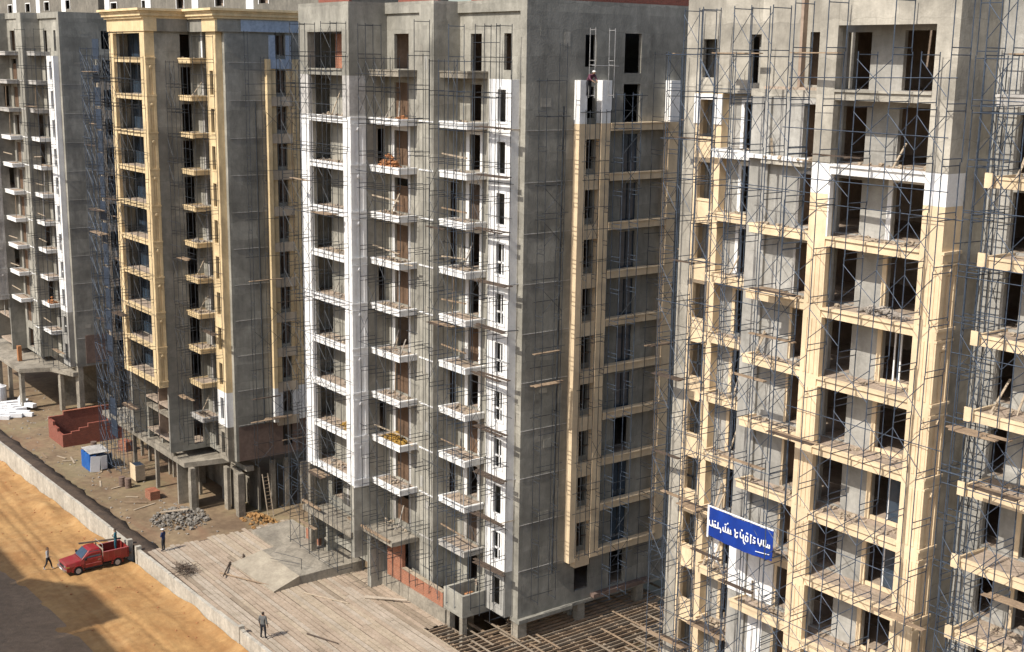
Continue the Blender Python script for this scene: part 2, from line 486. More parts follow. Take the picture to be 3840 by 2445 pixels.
    def strip(s, x0, x1, yf, yb, wx0, wx1, k, mat, wtop, wh, style=0, sash='white'):
        """one storey of the projecting window shaft, with a real opening"""
        lo = s.zb(k) + 0.001; hi = s.zb(k - 1)
        wt = hi - wtop; wb_ = wt - wh
        mb = MB()
        wall_x(mb, x0, x1, yf, 0.16, lo, hi, [(wx0, wx1, wb_, wt)])
        mb.box(x1 - 0.16, x1, yf + 0.16, yb, lo, hi)
        mb.box(x0, x0 + 0.16, yf + 0.16, yb, lo, hi)
        sh = s.put(mb, 'window_bay', mat)
        fr = MB()
        fr.box(wx0 - 0.14, wx0, yf - 0.05, yf - 0.002, wb_ - 0.12, wt + 0.14)
        fr.box(wx1, wx1 + 0.14, yf - 0.05, yf - 0.002, wb_ - 0.12, wt + 0.14)
        fr.box(wx0, wx1, yf - 0.05, yf - 0.002, wt, wt + 0.14)
        fr.box(wx0, wx1, yf - 0.05, yf - 0.002, wb_ - 0.12, wb_)
        s.put(fr, 'window_frame', mat, sh)
        if style == 1:
            g = MB()
            g.box(wx0, wx1, yf + 0.10, yf + 0.15, wb_ + wh * 0.36, wb_ + wh * 0.42)
            g.box(wx0 + (wx1 - wx0) * 0.45, wx0 + (wx1 - wx0) * 0.55, yf + 0.10, yf + 0.15, wb_, wt)
            s.put(g, 'sash', sash, sh)
        return sh
    def jamb(s, *a, **k):
        return s.frame_x(*a, **k)

def core(T, x0, x1, y, yend, parts):
    """inner partitions and the hidden back walls"""
    lo = T.zb(T.K); hi = T.zroof - 0.31
    mb = MB()
    mb.box(x0 + 0.3, x1 - 0.3, y, y + 0.2, lo, hi)
    for px, py0 in parts:
        mb.box(px, px + 0.15, py0, y, lo, hi)
    T.put(mb, 'partition', 'interior')
    mb = MB()
    mb.box(x0, x1, yend - 0.25, yend, lo, hi)
    T.put(mb, 'rear_wall', 'cement')

# ------------------------------------------------------------------ scaffold kit
SCAF = {}
def frame_mesh(mat, width, lift):
    key = ('frame', mat, width, lift)
    if key not in SCAF:
        mb = MB(); r = 0.023
        mb.tube((0, 0, 0), (0, 0, lift - 0.003), r, 5)
        mb.tube((0, width, 0), (0, width, lift - 0.003), r, 5)
        mb.tube((0, 0, lift - 0.12), (0, width, lift - 0.12), r * 0.9, 5)
        mb.tube((0, 0, 0.14), (0, width, 0.14), r * 0.9, 5)
        me = mb.mesh('frame'); me.materials.append(MATS[mat]); SCAF[key] = me
    return SCAF[key]
def brace_mesh(mat, span, lift):
    key = ('brace', mat, round(span, 2), lift)
    if key not in SCAF:
        mb = MB(); r = 0.017
        mb.tube((0, 0, lift * 0.2), (span, 0, lift * 0.85), r, 4)
        mb.tube((0, -0.03, lift * 0.85), (span, -0.03, lift * 0.2), r, 4)
        me = mb.mesh('cross_brace'); me.materials.append(MATS[mat]); SCAF[key] = me
    return SCAF[key]
def plank_mesh(mat, L):
    key = ('plank', mat, round(L, 2))
    if key not in SCAF:
        me = MB().box(0, L, -0.12, 0.12, 0, 0.045).mesh('plank'); me.materials.append(MATS[mat]); SCAF[key] = me
    return SCAF[key]
def scaffold(label, xs, y, width, z0, z1, mat, lift=2.0, seed=1, planks=0.12, brace=0.55, along='x', origin=(0, 0), plank_levels=None, inner=False, alt=None, ledger=0.33):
    """frames stand across the walkway, braces run along the facade.  along='y' turns it by 90 degrees"""
    rn = random.Random(seed)
    n = int((z1 - z0) / lift)
    base = z1 - n * lift
    if along == 'x':
        root = thing('scaffold', label, 'scaffold', (xs[0], y, base), 0, 'steel frame scaffolds on the towers')
    else:
        root = thing('scaffold', label, 'scaffold', (origin[0], xs[0], base), math.pi / 2, 'steel frame scaffolds on the towers')
    fm = frame_mesh(mat, width, lift)
    tops = [n - (1 if rn.random() < 0.35 else 0) for _ in xs]
    for i, x in enumerate(xs):
        dx = x - xs[0]
        lean = rn.uniform(-0.05, 0.05)
        fmi = frame_mesh(alt, width, lift) if (alt and rn.random() < 0.35) else fm
        for j in range(tops[i]):
            o = link('frame', fmi, root, (dx + lean * j / n + rn.uniform(-0.012, 0.012), rn.uniform(-0.015, 0.015), j * lift), rn.uniform(-0.03, 0.03))
        if i + 1 < len(xs):
            sp = xs[i + 1] - x
            bm = brace_mesh(mat, sp, lift)
            for j in range(min(tops[i], tops[i + 1])):
                if rn.random() < brace:
                    link('cross_brace', bm, root, (dx, 0.0, j * lift))
                if inner and rn.random() < brace * 0.5:
                    link('cross_brace', bm, root, (dx, width, j * lift))
                if rn.random() < planks:
                    for q in range(rn.choice((1, 2, 3))):
                        L = sp + rn.uniform(0.5, 1.4)
                        link('plank', plank_mesh(rn.choice(('wood', 'wood_dark', 'wood')), round(L * 2) / 2), root, (dx - rn.uniform(0.2, 0.6), 0.2 + 0.26 * q + rn.uniform(-0.03, 0.03), j * lift + lift - 0.09), rn.uniform(-0.04, 0.04))
    span = xs[-1] - xs[0]
    key = ('ledger', mat, round(span, 2))
    if key not in SCAF:
        me = MB().tube((-0.25, 0, 0), (span + 0.3, 0, 0), 0.019, 4).mesh('ledger'); me.materials.append(MATS[mat]); SCAF[key] = me
    for j in range(max(1, min(tops))):
        for yy in (-0.045, width + 0.045):
            if rn.random() < ledger:
                o = link('ledger', SCAF[key], root, (rn.uniform(-0.15, 0.15), yy, j * lift + rn.choice((0.3, 0.95, lift - 0.15))))
                o.rotation_euler = (0, rn.uniform(-0.02, 0.02), 0)
    return root

# ------------------------------------------------------------------ towers A and C share one plan
def tower_c(label, loc, z0, scheme, K=11, zroof=3.75, low=True):
    T = Tower(label, z0, K, zroof, loc)
    S = scheme
    zb = T.zb
    # walls -------------------------------------------------
    bay_k1 = 9
    T.wall('x', -1.2, 5.19, 1.5, 'cement', lambda k: [(-1.18, 0.2, 0.0, 2.3), (2.15, 3.8, 0.0, 2.3)] if k > 0 else [(-1.1, 1.2, 0, 2.25)], 0, 9)
    T.wall('y', 1.16, 2.8, 5.44, S['ret'], lambda k: [(2.05, 2.6, 0.0, 2.25)] if k in (2, 5, 8) else [], 0, 11, th=0.25)
    T.wall('x', 5.44, 9.45, 2.8, S['wall'], lambda k: [(6.3, 8.0, 0.0 if k else 0.05, 2.2)], 0, 11)
    T.wall('y', 2.85, 4.6, 11.03, S['ret'], lambda k: [(3.95, 4.45, 0.0, 2.25)] if k in (3, 4, 7, 9) else [], 0, 11, th=0.25)
    T.wall('x', 11.03, 15.16, 4.6, S['wall'], lambda k: [(12.15, 13.3, 0.0, 2.2)], 0, 11)
    T.wall('x', 15.16, 17.35, 4.6, S['wall'], lambda k: [(15.55, 16.25, 0.1, 2.2)] if k == 0 else [(15.9, 17.0, 0.1, 2.3)], 0, 11)
    T.wall('x', 17.35, 17.72, 4.4, S['wall'], None, 0, 11, th=0.25, name='corner_pier')
    # pillar between the balconies
    T.pier(9.45, 11.03, 2.65, 2.85, [(zb(11), zroof, 'cement')], 'pillar')
    # side wall
    def side_ops(k):
        w = [(8.75, 9.6, 0.35, 2.2)] if k < 11 else [(8.9, 10.2, 0.3, 2.2)]
        return w + [(11.85, 13.2, 0.0, 2.35)]
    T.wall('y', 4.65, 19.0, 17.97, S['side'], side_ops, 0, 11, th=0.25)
    T.put(MB().box(17.72, 17.97, 4.4, 4.65, zb(11), zroof), 'corner_pier', S['wall'])
    # parapet ------------------------------------------------
    zt = zroof; zp = zroof + S.get('para', 0.68)
    pb = MB()
    pb.box(-1.2, 5.44, 0, 0.2, zt, zp); pb.box(5.24, 5.44, 0.2, 2.8, zt, zp)
    pb.box(5.44, 11.03, 2.65, 2.85, zt, zp); pb.box(10.83, 11.03, 2.85, 4.4, zt, zp)
    pb.box(11.03, 17.97, 4.4, 4.6, zt, zp); pb.box(17.77, 17.97, 4.6, 19, zt, zp)
    T.put(pb, 'parapet', 'cement')
    if S.get('brick_top'):
        for q in ((0.5, 4.5, 0.6, 0.8), (6, 10.5, 3.3, 3.5), (11.6, 17.45, 5.0, 5.2), (17.25, 17.45, 5.21, 18.5)):
            T.put(MB().box(*q, zp - 0.3, zp + 1.2), 'brick_upstand', 'brick_dark')
    # slabs --------------------------------------------------
    T.slabs([(-1.0, 5.18, 1.71, 4.9), (5.19, 11.0, 3.01, 4.9), (-8.5, 17.7, 4.91, 18.7)])
    core(T, -8.5, 17.7, 8.6, 19.2, [(5.6, 3.02), (9.6, 3.02), (14.4, 4.92)])
    T.put(MB().box(-8.75, -8.5, 4.5, 19, zb(11), zroof), 'rear_wall', 'cement')
    T.put(MB().box(-1.4, -1.201, 0.56, 4.5, zb(11), zroof), 'end_wall', 'cement')
    T.put(MB().box(-8.5, -1.2, 4.5, 4.7, zb(11), zroof), 'rear_wall', 'cement')
    # bay ----------------------------------------------------
    wt = zb(1) + FB
    segs = [(zb(0) + 0.001, zroof, 'cement'), (wt, zb(0), S['pier_hi']), (zb(9), wt - 0.001, S['bay'])]
    T.bay(-1.2, 0.0, 4.57, 5.44, 0.0, 1.15, 0, 9, lambda k: 'cement' if k == 0 else S['bay'], segs, 1.5, side_from=1)
    T.put(MB().box(0.0, 4.57, 0.0, 0.25, T.ft(0) + 2.3, zroof), 'wall', 'cement')
    if S.get('brick_top'):
        T.put(MB().box(1.2, 3.4, 1.42, 1.49, T.ft(0), T.ft(0) + 2.2), 'brick_infill', 'brick')     # lintel wall over the top loggia
    # balconies ----------------------------------------------
    for k in range(0, 10):
        T.balcony(5.46, 8.94, 1.45, 2.79, k, S['bal'](k))
    for k in range(0, 11):
        T.balcony(11.05, 13.95, 3.1, 4.59, k, S['bal'](k))
    # thin painted line across the pillar at each floor
    for k in range(1, 11):
        T.put(MB().box(9.46, 11.05, 2.60, 2.648, zb(k) + FB - 0.12, zb(k) + FB - 0.03), 'string_course', S['bal'](k))
    # door frames --------------------------------------------
    for k in range(1, 11):
        f = S['frame'](k)
        if f:
            T.frame_x(6.3, 8.0, 2.8, T.ft(k) - 0.02, T.ft(k) + 2.2, f, w=0.3)
            T.frame_x(12.15, 13.3, 4.6, T.ft(k) - 0.02, T.ft(k) + 2.2, f, w=0.34)
            T.frame_x(2.15, 3.8, 1.5, T.ft(k) - 0.02, T.ft(k) + 2.2, f, w=0.2)
    q = random.Random(int(abs(loc[0])) + 5)
    for k in range(1, 11):
        for (x0, x1, y0) in ((5.6, 8.9, 1.52), (11.2, 13.9, 3.17)):
            if q.random() < 0.45 and not (x0 < 6 and k > 9):
                zz_ = T.ft(k) + q.choice((0.7, 0.95, 1.1))
                T.put(MB().bar((x0, y0, zz_ + q.uniform(-0.12, 0.12)), (x1, y0, zz_ + q.uniform(-0.12, 0.12)), 0.05, 0.09), 'guard_bar', q.choice(('wood_pale', 'wood', 'wood_pale')))
            if q.random() < 0.3:
                xx = q.uniform(x0 + 0.3, x1 - 0.3)
                T.put(MB().tube((xx, y0 + 0.2, T.ft(k) - 0.1), (xx + q.uniform(-0.1, 0.1), y0 + 0.25, T.zb(k - 1) + 0.07), 0.035, 6), 'prop', q.choice(('wood', 'steel_pale')))
    for k in range(1, 11):
        z = T.ft(k)
        if q.random() < 0.75:
            T.put(MB().box(6.32, 7.98, 2.93, 2.98, z, z + q.choice((2.19, 2.19, 1.7))), 'door_board', 'door_brown')
        if q.random() < 0.55:
            T.put(MB().box(12.17, 13.28, 4.73, 4.78, z, z + 2.19), 'door_board', q.choice(('door_brown', 'wood_dark', 'door_brown')))
        if 1 < k and q.random() < 0.8:
            T.put(MB().box(17.80, 17.83, 11.86, 13.19, z, z + 2.34), 'side_pane', 'glass')
            T.put(MB().box(17.82, 17.88, 12.48, 12.55, z, z + 2.34), 'mullion', 'steel_dark')
    for i in range(16):
        y = q.uniform(4.7, 7.2); zz_ = q.uniform(-31, 2.5)
        T.put(MB().box(17.971, 17.975 + 0.0006 * i, y, y + q.uniform(0.3, 1.1), zz_, zz_ + q.uniform(0.2, 0.9)), 'plaster_patch', q.choice(('cement_light', 'cement', 'cement_dark')))
        x = q.uniform(9.5, 10.6)
        zz_ = q.uniform(-31, 2.5)
        T.put(MB().box(x, x + q.uniform(0.2, 0.4), 2.646 - 0.0006 * i, 2.6495, zz_, zz_ + q.uniform(0.3, 1.2)), 'plaster_patch', q.choice(('cement_light', 'cement_dark', 'primer')))
    # window shaft -------------------------------------------
    for k in range(1, 12):
        T.strip(15.16, 17.35, 3.85, 4.6, 16.05, 16.86, k, S['strip'](k), 0.58, 1.85, 1 if k in (4, 5, 6, 7, 8, 10) else 0)
    # side elevation: window bay, loggia bands, piers ---------
    SP = S['sidepier']
    for y0, y1, x1 in ((8.0, 8.55, 18.5), (9.75, 10.5, 18.45), (15.3, 16.1, 18.5)):
        T.pier(17.972, x1, y0, y1, [(zb(10) + 0.001, zb(1) + FB + 0.05, SP), (zb(1) + FB + 0.051, zb(0), S['pier_hi2'])], 'side_pier')
    for k in range(1, 11):
        z = zb(k)
        b = T.put(MB().box(17.973, 18.42, 8.56, 9.74, z - 0.45, z + FB), 'side_beam', S['sideband'](k))
        T.put(MB().box(17.973, 18.47, 10.51, 15.29, z + 0.02, z + FB), 'side_beam', S['sideband'](k))
        T.put(MB().box(17.973, 18.53, 10.51, 15.29, z + FB + 0.002, z + FB + 0.07), 'side_ledge', S['sideband'](k))
        if k < 10:
            w = MB()
            w.box(18.0, 18.05, 9.1, 9.16, z - 2.2, z - 0.46); w.box(18.0, 18.05, 8.56, 9.74, z - 1.6, z - 1.54)
            T.put(w, 'sash', 'wood_dark')
    # thin pale plaster guides along the blank wall
    for k in range(1, 11):
        T.put(MB().box(17.973, 18.0, 4.42, 7.98, zb(k) + 0.1, zb(k) + 0.135), 'plaster_guide', 'grey_white')
    T.put(MB().tube((18.06, 7.0, zb(10) - 0.5), (18.06, 7.15, zb(1) + 1.5), 0.06, 6), 'downpipe', 'steel_dark')
    return T
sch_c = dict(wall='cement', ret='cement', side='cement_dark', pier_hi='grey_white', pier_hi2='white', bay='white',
             bal=lambda k: 'concrete_raw' if k == 0 else ('white' if k < 10 else 'grey_white'),
             frame=lambda k: None if k < 2 else ('white' if k < 10 else 'grey_white'),
             strip=lambda k: 'white' if k < 11 else 'primer', sidepier='cream', sideband=lambda k: 'cream', brick_top=True)
TC = tower_c('grey and white tower with a blank side wall, standing behind the timber deck', (0, 0, 0), -0.1, sch_c)
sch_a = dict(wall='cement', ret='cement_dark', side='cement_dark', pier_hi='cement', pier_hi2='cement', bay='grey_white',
             bal=lambda k: 'white' if k > 2 else 'grey_white', frame=lambda k: 'primer' if k > 2 else None,
             strip=lambda k: 'white' if k < 10 else 'primer', sidepier='tan', sideband=lambda k: 'tan', para=0.6)
TA = tower_c('farthest grey tower at the left edge with small white window surrounds', (-76.8, -1.8, 0.9), -0.1, sch_a)

# ------------------------------------------------------------------ tower B
def tower_b():
    T = Tower('yellow trimmed tower with a finished roof cornice, second from the left', 0.4, 11, 3.0, (0, 0, 0))
    zb = T.zb; zroof = 3.0
    T.wall('x', -33.1, -25.35, 0.15, 'cement', lambda k: [(-33.0, -29.3, 0, 2.4)], 0, 9)
    T.wall('y', -0.58, 3.0, -25.1, 'cement_dark', lambda k: [(1.6, 2.5, 0, 2.25)], 0, 11, th=0.25)
    T.wall('x', -25.1, -21.85, 3.0, 'cement', lambda k: [(-23.75, -22.75, 0, 2.2)], 0, 11)
    T.wall('x', -21.85, -20.0, 3.0, 'cement', lambda k: [(-21.3, -20.5, 0.1, 2.3)], 0, 11)
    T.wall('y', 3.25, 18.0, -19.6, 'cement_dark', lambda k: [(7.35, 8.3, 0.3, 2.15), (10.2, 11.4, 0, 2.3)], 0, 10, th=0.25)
    T.wall('y', 3.25, 18.0, -19.6, 'brick_old', lambda k: [(7.35, 8.3, 0.3, 2.15)], 11, 11, th=0.25)
    T.put(MB().box(-20.0, -19.6, 3.0, 3.249, zb(11), zroof), 'corner_pier', 'cement')
    T.slabs([(-33.0, -25.4, 0.36, 4.9), (-25.1, -19.9, 3.21, 4.9), (-36.0, -19.9, 4.91, 17.5)])
    core(T, -36.0, -19.9, 8.2, 18.2, [(-30, 0.36), (-24.6, 3.22)])
    T.put(MB().box(-36.2, -36.0, 3.5, 18, zb(11), zroof), 'rear_wall', 'cement')
    T.put(MB().box(-36.0, -33.1, 3.5, 3.7, zb(11), zroof), 'rear_wall', 'cement')
    T.put(MB().box(-33.3, -33.101, -0.84, 3.5, zb(11), zroof), 'end_wall', 'cement')
    T.put(MB().box(-33.1, -32.9, 0.36, 3.5, zb(11), zroof), 'rear_wall', 'cement')
    segs = [(zb(9), zroof, 'yellow')]
    T.bay(-33.1, -32.15, -26.1, -25.1, -1.4, 0.82, 0, 9, lambda k: 'yellow', segs, 0.15, side_from=0)
    T.put(MB().box(-32.15, -26.1, -1.4, -1.15, 2.75, zroof), 'wall', 'yellow')
    for k in range(0, 10):
        z = T.ft(k)
        for i in range(3):
            a = -33.0 + 1.235 * i
            w = MB(); w.box(a, a + 0.06, 0.19, 0.26, z, z + 2.38); w.box(a + 1.17, a + 1.23, 0.19, 0.26, z, z + 2.38); w.box(a + 0.06, a + 1.17, 0.19, 0.26, z + 2.32, z + 2.38); w.box(a + 0.06, a + 1.17, 0.19, 0.26, z, z + 0.06)
            wf = T.put(w, 'window_frame', 'steel_dark')
            T.put(MB().box(a + 0.061, a + 1.169, 0.21, 0.23, z + 0.061, z + 2.319), 'pane', 'glass', wf)
    for k in range(0, 11):
        T.balcony(-25.08, -22.56, 1.36, 2.99, k, 'yellow' if k < 10 else 'grey_white')
        f = 'white' if k == 0 else 'grey_white'
        T.frame_x(-23.75, -22.75, 3.0, T.ft(k) - 0.02, T.ft(k) + 2.2, f, w=0.3)
    for k in range(1, 12):
        T.strip(-21.85, -20.0, 2.45, 3.0, -21.2, -20.55, k, 'yellow' if k < 10 else ('white' if k == 10 else 'concrete_raw'), 0.55, 1.9, 0)
    T.put(MB().box(-21.85, -20.0, 2.45, 2.98, zb(0) + 0.002, zroof), 'window_bay', 'yellow')
    for y0, y1, x1 in ((6.45, 6.8, -19.2), (8.75, 9.3, -19.25)):
        T.pier(-19.598, x1, y0, y1, [(zb(9), zb(1) + FB + 3, 'yellow'), (zb(10), zb(9) - 0.001, 'white')], 'side_pier')
    for k in range(0, 11):
        z = zb(k)
        T.put(MB().box(-19.597, -19.28, 6.81, 8.74, z - 0.35, z + FB), 'side_beam', 'tan' if k > 0 else 'blue_primer')
        T.put(MB().box(-19.597, -19.3, 9.31, 13.0, z + 0.02, z + FB), 'side_beam', 'tan')
        if 1 <= k <= 10:
            for ya, yb in ((6.81, 7.33), (8.32, 8.73)):
                T.put(MB().box(-19.597, -19.42, ya, yb, z + FB + 0.002, T.zb(k - 1) - 0.352), 'side_panel', 'yellow' if k < 10 else 'white')
        T.put(MB().box(-19.597, -19.57, 3.3, 6.44, z + 0.1, z + 0.14), 'plaster_guide', 'grey_white')
    T.put(MB().box(-19.597, -19.4, 6.81, 7.34, T.ft(0), zroof - 0.3), 'side_panel', 'blue_primer')
    T.put(MB().box(-19.597, -19.4, 8.31, 8.74, T.ft(0), zroof - 0.3), 'side_panel', 'blue_primer')
    T.put(MB().tube((-19.5, 5.6, zb(10)), (-19.5, 5.5, zb(1)), 0.06, 6), 'downpipe', 'steel_dark')
    # frieze and cornice
    fr = MB()
    fr.box(-33.2, -25.0, -1.5, -1.402, 2.9, 3.9); fr.box(-25.0, -24.85, -1.5, -0.4, 2.9, 3.9); fr.box(-22.0, -19.45, 2.2, 2.4, 2.9, 3.9)
    T.put(fr, 'frieze', 'yellow')
    fr = MB(); fr.box(-25.0, -24.85, -0.399, 2.2, 2.9, 3.9); fr.box(-24.85, -22.001, 2.25, 2.4, 2.9, 3.9); fr.box(-19.6, -19.45, 2.4, 18, 2.9, 3.9)
    T.put(fr, 'frieze_panel', 'cement_dark')
    for i, (z0, z1, d) in enumerate(((3.9, 4.1, 0.18), (4.1, 4.35, 0.34), (4.5, 4.68, 0.62), (4.35, 4.5, 0.42))):
        c = MB()
        c.box(-33.2 - d, -25.0 + d, -1.5 - d, 0.0, z0, z1)
        c.box(-25.0, -25.0 + d, 0.0, 2.2 - d, z0, z1)
        c.box(-25.0, -19.45 + d, 2.2 - d, 2.8, z0, z1)
        c.box(-21, -19.45 + d, 2.8, 18.2, z0, z1)
        T.put(c, 'cornice', 'yellow')
    T.put(MB().box(-35.9, -25.2, 0.2, 18, 4.0, 4.3), 'roof_slab', 'cement_dark')
    T.put(MB().box(-25.19, -20, 3.0, 18, 4.0, 4.3), 'roof_slab', 'cement_dark')
    sp = MB().box(-19.447, -19.43, 4.4, 17.5, 2.95, 3.88)
    T.put(sp, 'frieze_panel', 'blue_primer')
    # lower floors: podium slab, columns, loose brick
    p = MB().prism([(-44, 0.0), (-23.7, 0.0), (-22.9, 3.9), (-19.7, 3.9), (-19.7, 4.6), (-44, 4.6)], -33.65, -33.2)
    T.put(p, 'podium_slab', 'concrete_raw')
    for x, y, w, d in ((-25.7, 0.1, 0.25, 0.9), (-23.6, 0.3, 0.5, 0.45), (-31, 0.2, 0.3, 0.3), (-36.5, 0.2, 0.3, 0.3), (-22.4, 3.0, 0.7, 0.3), (-20.1, 3.0, 0.6, 0.6), (-30, 4.0, 0.4, 0.4), (-25, 4.1, 0.4, 0.4), (-20.0, 9, 0.4, 0.6), (-20.0, 14, 0.4, 0.6)):
        T.put(MB().box(x, x + w, y, y + d, -37.8, -33.66), 'column', 'concrete_raw')
    T.put(MB().box(-24.9, -22.7, 3.9, 4.1, -37.8, -33.66), 'basement_wall', 'concrete_raw')
    T.put(MB().box(-36, -20.2, 5.2, 5.4, -37.8, -33.66), 'basement_wall', 'concrete_raw')
    T.put(MB().box(-36.6, -35.8, 0.8, 1.2, -33.2, zb(10)), 'brick_pier', 'brick')
    for x0, x1, y0, y1 in ((-34.6, -34.4, 0.7, 2.2), (-30.4, -30.2, 0.7, 3.0), (-30.2, -27.5, 2.4, 2.6), (-33, -32.6, 0.4, 0.8)):
        T.put(MB().box(x0, x1, y0, y1, -33.2, zb(10) - 0.6), 'ground_floor_wall', 'cement')
    T.put(MB().box(-36.4, -27.4, 0.3, 2.7, zb(10) - 0.59, zb(10) - 0.35), 'porch_slab', 'concrete_raw')
    return T
TB = tower_b()

# ------------------------------------------------------------------ tower D
def tower_d():
    T = Tower('large cream tower wrapped in blue scaffold at the right, carrying a blue banner', -0.42, 12, 7.0, (0, 0, 0))
    zb = T.zb; zroof = 7.0; K = 12
    Y1 = 2.85
    T.wall('x', 41.66, 47.94, Y1, 'primer', lambda k: [(41.9, 43.1, 0, 2.3), (44.7, 46.4, 0, 2.35)], 0, K)
    T.wall('y', 2.46, 4.0, 48.2, 'cement_light', lambda k: [], 0, K, th=0.25)
    T.wall('x', 48.2, 56.0, 4.0, 'primer', lambda k: [(49.3, 50.0, 0, 2.3), (51.0, 52.4, 0, 2.3)], 0, K)
    T.wall('x', 37.8, 41.65, 3.1, 'primer', lambda k: [(39.6, 40.9, 0.0, 2.3)], 1, K)
    T.pier(36.7, 37.8, 2.95, 3.3, [(zb(K), zb(0) - 0.03, 'primer')], 'pillar')
    T.wall('x', 33.44, 36.7, 4.9, 'primer', lambda k: [(34.45, 35.15, 0.0, 2.2)], 0, K)
    T.put(MB().box(36.45, 36.7, 3.3, 4.89, zb(K), zb(0) - 0.03), 'pillar', 'primer')
    T.wall('x', 31.63, 33.44, 5.1, 'primer', lambda k: [(32.0, 32.9, 0.2, 2.1)], 0, K)
    T.wall('x', 30.78, 31.63, 4.5, 'cement_light', None, 0, K, th=0.3, name='corner_pier')
    T.put(MB().box(30.78, 31.0, 4.81, 20, zb(K), zroof), 'side_wall', 'cement_light')
    # gray skin of the unpainted top storeys
    T.wall('x', 31.63, 33.44, 4.4, 'cement_light', lambda k: [(32.0, 32.9, 0.3, 2.1)], 0, 0, zhi=zroof, name='wall')
    T.wall('x', 33.44, 36.45, 4.35, 'cement_light', lambda k: [(35.1, 35.75, 0.1, 2.3)], 0, 0, zhi=zroof)
    T.wall('x', 36.45, 41.655, 3.6, 'cement_light', lambda k: [(39.25, 40.05, 0.1, 2.35)], 0, 0, zhi=zroof)
    T.put(MB().box(36.45, 41.65, 3.1, 3.6, zb(0) - 0.02, zb(0) + 0.3), 'ledge_slab', 'cement_light')
    T.slabs([(41.8, 48.0, 3.06, 5.2), (37.0, 41.7, 3.31, 5.2), (48.1, 56, 4.21, 5.2), (31.1, 56, 5.31, 19)])
    core(T, 31.0, 56, 9.0, 20, [(38.9, 3.32), (36.3, 5.32), (47.0, 4.0)])
    T.put(MB().box(55.8, 56, 4.2, 19.7, zb(K), zroof), 'side_wall', 'cement_light')
    # bay
    pz = zb(2) + FB + 1.75
    segs = [(zb(1) + FB + 0.001, zroof, 'cement_light'), (pz, zb(1) + FB, 'white'), (zb(K), pz - 0.001, 'cream')]
    T.bay(41.66, 42.58, 47.2, 48.2, 1.35, 1.1, 0, K, lambda k: 'cement_light' if k == 0 else ('white' if k == 1 else 'cream'), segs, Y1, side_from=2)
    T.put(MB().box(42.58, 47.2, 1.36, 1.6, T.ft(0) + 2.53, zroof), 'wall', 'cement_light')
    # fluting on the front of the piers
    for x0, x1 in ((41.66, 42.58), (47.2, 48.2)):
        for k in range(2, K):
            z1 = zb(k) - 0.1; z0 = zb(k) - 3.0 + FB + 0.1
            f = MB()
            w = x1 - x0
            for i in range(3):
                a = x0 + w * (0.18 + 0.26 * i)
                f.box(a, a + w * 0.12, 1.318, 1.349, z0, z1)
            T.put(f, 'fluting', 'cream')
    # inner jamb linings, door frames and aluminium sashes in the bay
    for k in range(2, K):
        z = T.ft(k)
        m = 'white' if k == 2 else 'cream'
        T.frame_x(44.7, 46.4, Y1, z - 0.02, z + 2.35, m, w=0.22, proud=0.08)
        T.put(MB().box(42.581, 42.66, 1.36, 1.6, z, zb(k - 1)), 'jamb_lining', m)
        if k in (4, 6, 7, 9, 10):
            s = MB()
            xs = 45.5 if k != 4 else 45.25
            s.box(xs, xs + 0.07, Y1 + 0.06, Y1 + 0.11, z, z + 2.35)
            if k == 4:
                s.box(xs + 0.3, xs + 0.37, Y1 + 0.06, Y1 + 0.11, z, z + 2.35)
                s.box(44.7, 46.4, Y1 + 0.055, Y1 + 0.10, z, z + 0.08)
            T.put(s, 'sash', 'white')
            if k > 4:
                T.put(MB().box(45.58, 46.39, Y1 + 0.08, Y1 + 0.10, z + 0.1, z + 2.3), 'pane', 'glass')
        if k > 3:
            T.put(MB().box(44.75, 46.35, Y1 - 0.06, Y1 + 0.03, z + 0.001, z + 0.18), 'sill', 'cream')
    # balconies
    for k in range(1, K):
        m = 'white' if k == 1 else 'cream'
        if k > 1:
            T.balcony(37.68, 41.65, 2.07, 3.09, k, m)
        else:
            T.put(MB().box(36.3, 41.65, 2.55, 2.949, zb(1) + FB - 0.16, zb(1) + FB), 'string_course', 'white')
            T.put(MB().box(37.66, 41.65, 2.62, 3.09, zb(1) + 0.05, zb(1) + FB - 0.17), 'canopy_slab', 'cement_light')
        T.balcony(33.46, 36.3, 3.83, 4.89, k, m)
        T.balcony(49.5, 54.5, 2.07, 3.99, k, 'cement_light' if k == 0 else 'cream')
        T.put(MB().box(49.32, 49.72, 2.0, 2.06, zb(k) - 0.02, zb(k) + FB + 0.12), 'pedestal', 'cream')
        T.frame_x(34.45, 35.15, 4.9, T.ft(k) - 0.02, T.ft(k) + 2.2, 'white' if k < 4 else 'cream', w=0.2)
        T.frame_x(39.6, 40.9, 3.1, T.ft(k) - 0.02, T.ft(k) + 2.3, 'grey_white' if k < 4 else 'cream', w=0.14)
        T.frame_x(51.0, 52.4, 4.0, T.ft(k) - 0.02, T.ft(k) + 2.3, 'cream', w=0.2)
    T.balcony(49.5, 54.5, 2.07, 3.99, 0, 'grey_white')
    for k in range(1, K + 1):
        m = 'cream'
        T.strip(31.63, 33.44, 4.4, 5.1, 32.04, 32.9, k, m, 0.33 + 0.0, 1.78, 1 if k in (5, 6, 7, 8) else 0, 'steel_dark')
    # white top of the window shaft
    T.put(MB().box(31.6, 32.03, 4.33, 4.398, zb(1) + FB + 1.1, zb(0) - 0.05), 'white_trim', 'white')
    T.put(MB().box(32.91, 33.46, 4.33, 4.398, zb(1) + FB + 1.1, zb(0) - 0.05), 'white_trim', 'white')
    T.put(MB().box(32.03, 32.91, 4.33, 4.398, zb(0) - 0.32, zb(0) - 0.05), 'white_trim', 'white')
    # two freshly painted panels behind the banner
    T.put(MB().box(36.71, 37.79, 2.90, 2.948, T.ft(8), T.ft(8) + 2.5), 'painted_panel', 'white')
